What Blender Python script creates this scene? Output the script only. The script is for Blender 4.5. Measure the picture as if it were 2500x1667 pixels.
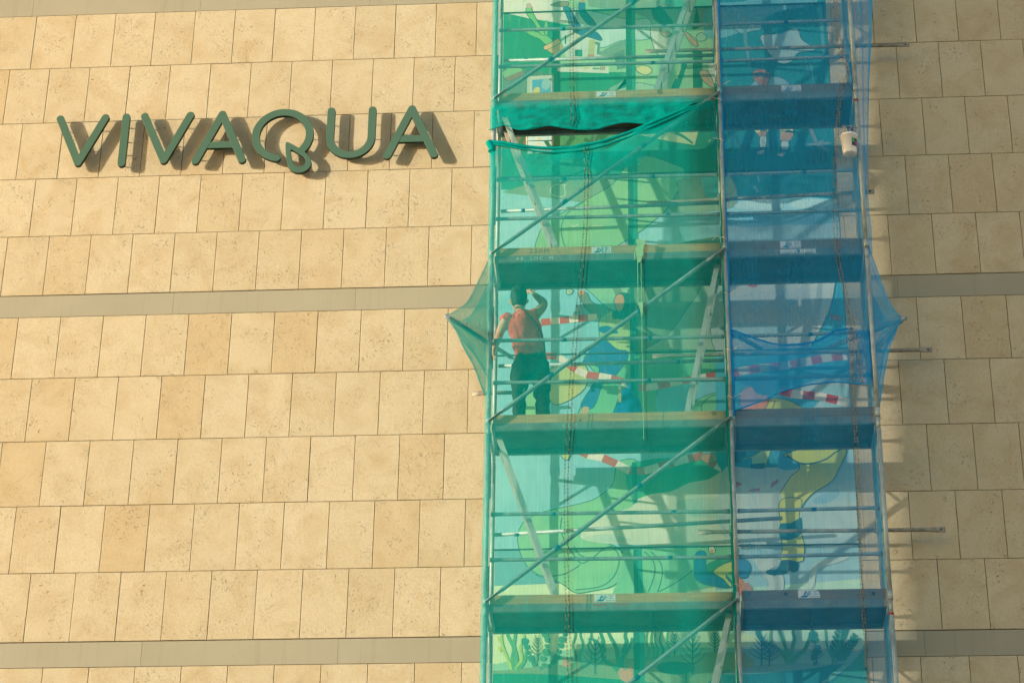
import bpy, bmesh, math, random
from mathutils import Vector, Matrix, noise
R = math.radians
random.seed(7)
for o in list(bpy.data.objects): bpy.data.objects.remove(o)
scene = bpy.context.scene
COL = scene.collection

# ------------------------------------------------------------------ camera
cam_d = bpy.data.cameras.new('camera'); cam = bpy.data.objects.new('camera', cam_d); COL.objects.link(cam)
cam_d.sensor_fit = 'HORIZONTAL'; cam_d.sensor_width = 36.0; cam_d.lens = 81.84
cam_d.clip_start = .1; cam_d.clip_end = 500
cx = Vector((0.99752855, 0.06925711, 0.01184288)); cy = Vector((0.02208439, -0.46906043, 0.88288991)); cz = cx.cross(cy)
cam.matrix_world = Matrix(((cx.x, cy.x, cz.x, 8.0496), (cx.y, cy.y, cz.y, -22.6729), (cx.z, cy.z, cz.z, 1.6), (0, 0, 0, 1)))
scene.camera = cam

# ------------------------------------------------------------------ light
TO_SUN = Vector((-1.85, -1.0, 0.28)).normalized()          # read off the letters' shadows
SUN_EL = math.asin(TO_SUN.z)
world = bpy.data.worlds.new('World'); scene.world = world; world.use_nodes = True
wn = world.node_tree.nodes; bg = wn['Background']
sky = wn.new('ShaderNodeTexSky'); sky.sky_type = 'NISHITA'; sky.sun_disc = False
sky.sun_elevation = SUN_EL; sky.sun_rotation = math.atan2(TO_SUN.x, TO_SUN.y)
sky.altitude = 60; sky.air_density = 1.0; sky.dust_density = 1.0; sky.ozone_density = 0.0
world.node_tree.links.new(sky.outputs[0], bg.inputs[0]); bg.inputs[1].default_value = 0.15
sun_d = bpy.data.lights.new('sun', 'SUN'); sun = bpy.data.objects.new('sun', sun_d); COL.objects.link(sun)
sun_d.energy = 2.64; sun_d.angle = R(0.5); sun_d.color = (1.0, 0.905, 0.68)
sun.rotation_euler = (-TO_SUN).to_track_quat('-Z', 'Y').to_euler(); sun.location = (-20, -20, 30)
scene.view_settings.view_transform = 'Standard'; scene.view_settings.look = 'None'
scene.view_settings.exposure = 1.19; scene.view_settings.gamma = 1.0; scene.view_settings.use_curve_mapping = False
scene.render.engine = 'CYCLES'
scene.cycles.transparent_max_bounces = 24; scene.cycles.max_bounces = 8

# ------------------------------------------------------------------ helpers
def srgb(h):
    v = [c/255 for c in h]
    return tuple(c/12.92 if c <= .04045 else ((c+.055)/1.055)**2.4 for c in v)

class NT:
    def __init__(s, name, rough=.7, metal=0.0, col=(.5, .5, .5), spec=.3):
        s.m = bpy.data.materials.new(name); s.m.use_nodes = True; s.n = s.m.node_tree.nodes; s.l = s.m.node_tree.links
        s.b = s.n['Principled BSDF']; s.b.inputs['Roughness'].default_value = rough; s.b.inputs['Metallic'].default_value = metal
        s.b.inputs['Base Color'].default_value = (*col, 1); s.b.inputs['Specular IOR Level'].default_value = spec
    def a(s, t, **k):
        nd = s.n.new('ShaderNode'+t)
        for q, v in k.items():
            if hasattr(nd, q): setattr(nd, q, v)
        return nd
    def k(s, o, i): s.l.new(o, i); return i
    def noise(s, vec, scale, detail=4, rough=.55, dist=0):
        nd = s.a('TexNoise'); nd.inputs['Scale'].default_value = scale; nd.inputs['Detail'].default_value = detail
        nd.inputs['Roughness'].default_value = rough; nd.inputs['Distortion'].default_value = dist
        if vec is not None: s.k(vec, nd.inputs['Vector'])
        return nd
    def ramp(s, fac, *stops):
        nd = s.a('ValToRGB'); e = nd.color_ramp.elements
        while len(e) < len(stops): e.new(.5)
        for el, (p, c) in zip(e, stops): el.position = p; el.color = (*c, 1) if len(c) == 3 else c
        s.k(fac, nd.inputs[0]); return nd
    def mix(s, f, a, b, blend='MIX'):
        nd = s.a('MixRGB'); nd.blend_type = blend
        for v, i in ((f, 0), (a, 1), (b, 2)):
            if hasattr(v, 'is_linked') or hasattr(v, 'links'): s.k(v, nd.inputs[i])
            elif i == 0: nd.inputs[0].default_value = v
            else: nd.inputs[i].default_value = (*v, 1)
        return nd.outputs[0]
    def math(s, op, a, b=0.0, clamp=False):
        nd = s.a('Math'); nd.operation = op; nd.use_clamp = clamp
        for v, i in ((a, 0), (b, 1)):
            if hasattr(v, 'links'): s.k(v, nd.inputs[i])
            else: nd.inputs[i].default_value = v
        return nd.outputs[0]
    def bump(s, h, strength=.3, dist=.01, chain=None):
        nd = s.a('Bump'); nd.inputs['Strength'].default_value = strength; nd.inputs['Distance'].default_value = dist
        s.k(h, nd.inputs['Height'])
        if chain is not None: s.k(chain, nd.inputs['Normal'])
        s.k(nd.outputs[0], s.b.inputs['Normal']); return nd.outputs[0]

def objcoord(t, per_object=True):
    tc = t.a('TexCoord'); v = tc.outputs['Object']
    if not per_object: return v
    oi = t.a('ObjectInfo'); cb = t.a('CombineXYZ')
    for i, mlt in enumerate((37.0, 91.0, 53.0)): t.k(t.math('MULTIPLY', oi.outputs['Random'], mlt), cb.inputs[i])
    va = t.a('VectorMath'); va.operation = 'ADD'; t.k(v, va.inputs[0]); t.k(cb.outputs[0], va.inputs[1])
    return va.outputs[0]

def mat_stone():
    t = NT('limestone', rough=.85, spec=.2); v = objcoord(t)
    oi = t.a('ObjectInfo'); rnd = oi.outputs['Random']
    tone = t.ramp(rnd, (0, (.500, .440, .322)), (.5, (.535, .474, .355)), (.8, (.515, .450, .330)), (.93, (.500, .424, .295)), (1, (.485, .398, .262)))
    big = t.noise(v, 2.6, 4, .6, .8)
    c = t.mix(t.ramp(big.outputs[0], (.42, (0, 0, 0)), (.72, (.75, .75, .75))).outputs[0], tone.outputs[0], (.435, .345, .215))
    fine = t.noise(v, 46, 4, .7)
    c = t.mix(t.ramp(fine.outputs[0], (.32, (.34, .34, .34)), (.58, (0, 0, 0))).outputs[0], c, (.34, .275, .19))
    # curled pits and shells, clustered
    pit = t.noise(v, 24, 3, .62, 2.4); clus = t.noise(v, 3.6, 3, .6)
    pm = t.math('MULTIPLY', t.ramp(pit.outputs[0], (.31, (1, 1, 1)), (.395, (0, 0, 0))).outputs[0], t.ramp(clus.outputs[0], (.44, (0, 0, 0)), (.62, (1, 1, 1))).outputs[0])
    c = t.mix(t.math('MULTIPLY', pm, .72), c, (.21, .145, .075))
    vor = t.a('TexVoronoi'); vor.inputs['Scale'].default_value = 11; t.k(v, vor.inputs['Vector'])
    dots = t.ramp(vor.outputs['Distance'], (.03, (1, 1, 1)), (.075, (0, 0, 0)))
    sel = t.ramp(vor.outputs['Color'], (.82, (0, 0, 0)), (.84, (1, 1, 1)))
    dm = t.math('MULTIPLY', dots.outputs[0], sel.outputs[0])
    c = t.mix(t.math('MULTIPLY', dm, .5), c, (.17, .12, .07))
    t.k(c, t.b.inputs['Base Color'])
    h = t.math('SUBTRACT', t.math('MULTIPLY', fine.outputs[0], .5), t.math('ADD', pm, t.math('MULTIPLY', dm, .6)))
    t.bump(h, .75, .011)
    return t.m

def mat_band():
    t = NT('band_concrete', rough=.8, spec=.2); v = objcoord(t)
    big = t.noise(v, 1.3, 4, .55); fine = t.noise(v, 60, 3, .6)
    c = t.ramp(big.outputs[0], (.3, (.305, .290, .232)), (.7, (.335, .318, .256)))
    c = t.mix(t.ramp(fine.outputs[0], (.25, (.8, .8, .8)), (.34, (0, 0, 0))).outputs[0], c.outputs[0], (.30, .255, .18))
    st = t.a('TexVoronoi'); st.inputs['Scale'].default_value = 9; t.k(v, st.inputs['Vector'])
    d = t.math('MULTIPLY', t.ramp(st.outputs['Distance'], (.03, (1, 1, 1)), (.06, (0, 0, 0))).outputs[0], t.ramp(st.outputs['Color'], (.86, (0, 0, 0)), (.88, (1, 1, 1))).outputs[0])
    c = t.mix(t.math('MULTIPLY', d, .7), c, (.13, .1, .06))
    ms = t.a('Mapping'); ms.inputs['Scale'].default_value = (14, 1, .6); t.k(v, ms.inputs['Vector'])
    sn = t.noise(ms.outputs[0], 1.0, 4, .65)
    c = t.mix(t.ramp(sn.outputs[0], (.55, (0, 0, 0)), (.78, (.38, .38, .38))).outputs[0], c, (.22, .20, .15))
    t.k(c, t.b.inputs['Base Color']); t.bump(fine.outputs[0], .2, .004); return t.m

def mat_plain(name, col, rough=.7, metal=0, var=.25, scale=18, bump=.1, spec=.3):
    t = NT(name, rough, metal, col, spec); v = objcoord(t)
    n = t.noise(v, scale, 4, .6)
    c = t.ramp(n.outputs[0], (.3, tuple(x*(1-var) for x in col)), (.7, tuple(min(1, x*(1+var)) for x in col)))
    t.k(c.outputs[0], t.b.inputs['Base Color'])
    if bump: t.bump(n.outputs[0], bump, .004)
    return t.m

def mat_galv():
    t = NT('galvanised_steel', .5, .45, spec=.5); v = objcoord(t)
    n = t.noise(v, 9, 5, .65); f = t.noise(v, 70, 3, .6)
    c = t.ramp(n.outputs[0], (.25, (.22, .29, .31)), (.55, (.36, .45, .47)), (.78, (.54, .62, .63)))
    c2 = t.mix(t.ramp(f.outputs[0], (.62, (0, 0, 0)), (.7, (.55, .55, .55))).outputs[0], c.outputs[0], (.17, .16, .14))
    t.k(c2, t.b.inputs['Base Color'])
    t.k(t.ramp(n.outputs[0], (.2, (.48, .48, .48)), (.8, (.66, .66, .66))).outputs[0], t.b.inputs['Roughness'])
    t.bump(f.outputs[0], .08, .002); return t.m

def mat_wood(name, a, b):
    t = NT(name, .75, spec=.2); v = objcoord(t)
    mp = t.a('Mapping'); mp.inputs['Scale'].default_value = (1.2, 14, 26); t.k(v, mp.inputs['Vector'])
    n = t.noise(mp.outputs[0], 2.2, 5, .6, .6); k = t.noise(v, 5.5, 1)
    c = t.ramp(n.outputs[0], (.3, a), (.68, b))
    c2 = t.mix(t.ramp(k.outputs[0], (.70, (0, 0, 0)), (.76, (.8, .8, .8))).outputs[0], c.outputs[0], tuple(x*.3 for x in a))
    t.k(c2, t.b.inputs['Base Color']); t.bump(n.outputs[0], .2, .002); return t.m

def mat_mural():
    t = NT('mural_paint', .6, spec=.25); at = t.a('Attribute'); at.attribute_name = 'paint'
    tc = t.a('TexCoord'); v = tc.outputs['Object']
    n = t.noise(v, 1.7, 4, .6); st = t.a('Mapping'); st.inputs['Scale'].default_value = (9, 1, 1.2); t.k(v, st.inputs['Vector'])
    s2 = t.noise(st.outputs[0], 2.0, 4, .6); f = t.noise(v, 42, 3, .65)
    c = t.mix(.22, at.outputs['Color'], t.ramp(n.outputs[0], (.3, (.55, .55, .55)), (.7, (1, 1, 1))).outputs[0], 'MULTIPLY')
    c = t.mix(t.ramp(s2.outputs[0], (.55, (0, 0, 0)), (.8, (.16, .16, .16))).outputs[0], c, (.75, .8, .8))
    t.k(c, t.b.inputs['Base Color']); t.bump(f.outputs[0], .45, .006); return t.m

def mat_net(name, col, trans, lo, hi):
    """debris netting: threads (reflecting and letting light through) between open holes"""
    t = NT(name); nt = t.m.node_tree
    at = t.a('Attribute'); at.attribute_name = 'weave'
    tc = t.a('TexCoord'); v = tc.outputs['Object']
    mp = t.a('Mapping'); mp.inputs['Scale'].default_value = (70, 8, 2.0); t.k(v, mp.inputs['Vector'])
    n = t.noise(mp.outputs[0], 1.0, 3, .6); big = t.noise(v, 1.6, 3, .6)
    d = t.math('ADD', at.outputs['Fac'], t.math('MULTIPLY', t.math('SUBTRACT', n.outputs[0], .5), .22))
    d = t.math('ADD', d, t.math('MULTIPLY', t.math('SUBTRACT', big.outputs[0], .5), .26))
    for sc_, ds in (((1.6, 2, .45), .5), ((.5, 2, 1.2), .4)):        # creases
        m3 = t.a('Mapping'); m3.inputs['Scale'].default_value = sc_; m3.inputs['Location'].default_value = (ds, ds*3, 0); t.k(v, m3.inputs['Vector'])
        cn = t.noise(m3.outputs[0], 1.0, 2, .5, ds)
        rd = t.math('ABSOLUTE', t.math('SUBTRACT', cn.outputs[0], .5))
        d = t.math('ADD', d, t.ramp(rd, (0, (.045, .045, .045)), (.05, (0, 0, 0))).outputs[0])
    d = t.math('MINIMUM', t.math('MAXIMUM', d, 0.0), 1.0)
    op = t.a('MapRange'); op.inputs['To Min'].default_value = lo; op.inputs['To Max'].default_value = hi; t.k(d, op.inputs['Value'])
    df = t.a('BsdfDiffuse'); df.inputs[0].default_value = (*col, 1); tl = t.a('BsdfTranslucent'); tl.inputs[0].default_value = (*trans, 1)
    m1 = t.a('MixShader'); m1.inputs[0].default_value = .42; t.k(df.outputs[0], m1.inputs[1]); t.k(tl.outputs[0], m1.inputs[2])
    tr = t.a('BsdfTransparent'); m2 = t.a('MixShader'); t.k(op.outputs[0], m2.inputs[0]); t.k(tr.outputs[0], m2.inputs[1]); t.k(m1.outputs[0], m2.inputs[2])
    t.k(m2.outputs[0], nt.nodes['Material Output'].inputs['Surface']); t.n.remove(t.b)
    return t.m

MAT = dict(
    stone=mat_stone(), band=mat_band(), joint=mat_plain('joint_mortar', (.17, .115, .06), .9),
    plaster=mat_plain('plaster', (.55, .52, .45), .85), galv=mat_galv(),
    deck=mat_plain('deck_plywood', (.075, .062, .05), .8, var=.4, scale=7), beam=mat_plain('deck_beam_aluminium', (.20, .23, .24), .55, .3, .3, 6),
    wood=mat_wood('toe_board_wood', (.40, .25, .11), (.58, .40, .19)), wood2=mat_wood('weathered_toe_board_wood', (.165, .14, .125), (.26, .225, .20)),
    letter_side=mat_plain('letter_side_dark', (.014, .034, .022), .5, 0, .05, 3, 0, .3),  # side faces get a darker green than the fronts
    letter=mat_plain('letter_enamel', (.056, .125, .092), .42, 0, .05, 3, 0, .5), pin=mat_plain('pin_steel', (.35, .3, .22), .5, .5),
    gnet=mat_net('green_debris_net', (.002, .42, .40), (.002, .45, .43), .0, 1.0), bnet=mat_net('blue_debris_net', (.02, .45, .90), (.02, .46, .90), .0, 1.0),
    mural=mat_mural(), gap_shade=mat_plain('panel_gap_shade', (.05, .10, .11), .8),
    cord_d=mat_plain('eyelet_black', (.014, .012, .009), .6), cord_l=mat_plain('eyelet_tan', (.30, .19, .08), .6),
    white=mat_plain('white_plastic', (.78, .80, .82), .35, 0, .04, 8, 0, .5), bluep=mat_plain('print_blue', (.01, .16, .36), .5, var=.05), ink=mat_plain('print_dark', (.05, .05, .06), .6, var=.1),
    pencil=mat_plain('pencil_marking', (.13, .09, .05), .8), chalk=mat_plain('chalk_marking', (.72, .72, .66), .8), redp=mat_plain('print_red', (.5, .05, .05), .5),
    tapeb=mat_plain('blue_marking_tape', (.01, .12, .26), .45), skin=mat_plain('skin', (.45, .29, .19), .55, var=.1), shirt=mat_plain('red_cotton', (.62, .05, .04), .85, var=.2, scale=14),
    trousers=mat_plain('black_cotton', (.012, .016, .014), .9), cap=mat_plain('cap_cloth', (.022, .03, .026), .9), hair=mat_plain('dark_hair', (.012, .01, .008), .7),
    bag=mat_plain('blue_plastic_film', (.015, .20, .50), .25, 0, .3, 9, .5, .6), yellow=mat_plain('yellow_card', (.62, .5, .12), .5), purple=mat_plain('print_purple', (.3, .04, .3), .5), greenp=mat_plain('print_green', (.05, .4, .12), .5),
    spill=mat_plain('dried_green_paint', (.12, .36, .22), .5, 0, .1, 12, .3, .5), rope=mat_plain('white_cord', (.72, .72, .66), .7), alu=mat_plain('ladder_aluminium', (.62, .62, .58), .38, .55, .15, 6),
    oldtube=mat_plain('weathered_tube', (.27, .25, .21), .55, .3, .35, 14),
    paving=mat_plain('paving', (.28, .26, .23), .85, scale=2), render=mat_plain('neighbour_render', (.52, .47, .39), .85, scale=1.2), glass=mat_plain('dark_window_glass', (.03, .04, .05), .08, 0, .1, 3, 0, .6),
    whitebrush=mat_plain('brush_bristle', (.5, .45, .35), .8), red=mat_plain('red_plastic', (.30, .04, .05), .5))

def link(o, parent=None):
    COL.objects.link(o)
    if parent is not None: o.parent = parent; o.matrix_parent_inverse = parent.matrix_world.inverted()
    return o
def mesh(name, verts, faces, mat, parent=None, smooth=False):
    me = bpy.data.meshes.new(name); me.from_pydata([tuple(v) for v in verts], [], faces); me.update()
    if mat: me.materials.append(MAT[mat] if isinstance(mat, str) else mat)
    if smooth: me.polygons.foreach_set('use_smooth', [True]*len(me.polygons))
    return link(bpy.data.objects.new(name, me), parent)
def empty(name, loc=(0, 0, 0)):
    o = bpy.data.objects.new(name, None); o.location = loc; o.empty_display_size = .2; COL.objects.link(o)
    bpy.context.view_layer.update(); return o
def tag(o, label=None, cat=None, group=None, kind=None):
    for k, v in (('label', label), ('category', cat), ('group', group), ('kind', kind)):
        if v: o[k] = v
    return o

class MB:
    def __init__(s): s.v = []; s.f = []
    def box(s, x0, x1, y0, y1, z0, z1):
        b = len(s.v); s.v += [(x, y, z) for z in (z0, z1) for y in (y0, y1) for x in (x0, x1)]
        s.f += [tuple(b+i for i in q) for q in ((0, 2, 3, 1), (4, 5, 7, 6), (0, 1, 5, 4), (2, 6, 7, 3), (0, 4, 6, 2), (1, 3, 7, 5))]; return s
    def tube(s, pts, r, n=12, caps=True):
        pts = [Vector(p) for p in pts]; rs = r if isinstance(r, (list, tuple)) else [r]*len(pts)
        b = len(s.v); up = None
        for i, p in enumerate(pts):
            d = (pts[min(i+1, len(pts)-1)]-pts[max(i-1, 0)]).normalized()
            if up is None: up = Vector((0, 0, 1)) if abs(d.z) < .9 else Vector((0, 1, 0))
            a = d.cross(up).normalized(); c = a.cross(d); up = c
            rr = rs[i] if isinstance(rs[i], (list, tuple)) else (rs[i], rs[i])
            for k in range(n):
                t = 2*math.pi*k/n; s.v.append(p+a*(rr[0]*math.cos(t))+c*(rr[1]*math.sin(t)))
        for i in range(len(pts)-1):
            for k in range(n):
                q = b+i*n; s.f.append((q+k, q+(k+1) % n, q+n+(k+1) % n, q+n+k))
        if caps:
            s.f.append(tuple(b+k for k in range(n-1, -1, -1))); e = b+(len(pts)-1)*n; s.f.append(tuple(e+k for k in range(n)))
        return s
    def pipe(s, p0, p1, r, n=14, wall=.006):
        """open tube end with visible bore"""
        p0, p1 = Vector(p0), Vector(p1); d = (p1-p0).normalized()
        return s.tube([p0, p1, p1, p1-d*.09], [r, r, r-wall, r-wall], n)
    def prism(s, poly, y0, y1):
        """closed x,z outline between depths y0 (front) and y1"""
        b = len(s.v); n = len(poly); s.v += [(x, y0, z) for x, z in poly]+[(x, y1, z) for x, z in poly]
        s.f.append(tuple(range(b, b+n))); s.f.append(tuple(range(b+2*n-1, b+n-1, -1)))
        s.f += [(b+i, b+n+i, b+n+(i+1) % n, b+(i+1) % n) for i in range(n)]; return s
    def build(s, name, mat, parent=None, smooth=False):
        o = mesh(name, s.v, s.f, mat, parent)
        bm = bmesh.new(); bm.from_mesh(o.data); bmesh.ops.recalc_face_normals(bm, faces=bm.faces); bm.to_mesh(o.data); bm.free()
        if smooth: o.data.polygons.foreach_set('use_smooth', [len(p.vertices) == 4 for p in o.data.polygons])
        return o

def text(name, body, size, mat, x, y, z, parent, slant=0, space=1.0):
    cu = bpy.data.curves.new(name, 'FONT'); cu.body = body; cu.size = size; cu.shear = slant; cu.space_character = space
    ob = bpy.data.objects.new(name+'_tmp', cu); COL.objects.link(ob)
    me = bpy.data.meshes.new_from_object(ob.evaluated_get(bpy.context.evaluated_depsgraph_get()))
    bpy.data.objects.remove(ob); bpy.data.curves.remove(cu); me.name = name
    for v in me.vertices: v.co = (x+v.co.x, y, z+v.co.y)
    me.materials.clear(); me.materials.append(MAT[mat])
    return link(bpy.data.objects.new(name, me), parent)

def interp(curve, x):
    for (a, za), (b, zb) in zip(curve, curve[1:]):
        if a <= x <= b:
            t = (x-a)/(b-a) if b > a else 0; t = t*t*(3-2*t)*.35+t*.65; return za+(zb-za)*t
    return curve[0][1] if x < curve[0][0] else curve[-1][1]
def catmull(pts, closed, n):
    out = []; N = len(pts)
    g = (lambda k: pts[k % N]) if closed else (lambda k: pts[min(max(k, 0), N-1)])
    for i in range(N if closed else N-1):
        a, b, c, d = g(i-1), g(i), g(i+1), g(i+2)
        for j in range(n):
            t = j/n
            out.append(tuple(.5*(2*b[q]+(c[q]-a[q])*t+(2*a[q]-5*b[q]+4*c[q]-d[q])*t*t+(3*b[q]-a[q]-3*c[q]+d[q])*t**3) for q in range(len(b))))
    if not closed: out.append(tuple(pts[-1]))
    return out

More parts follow.
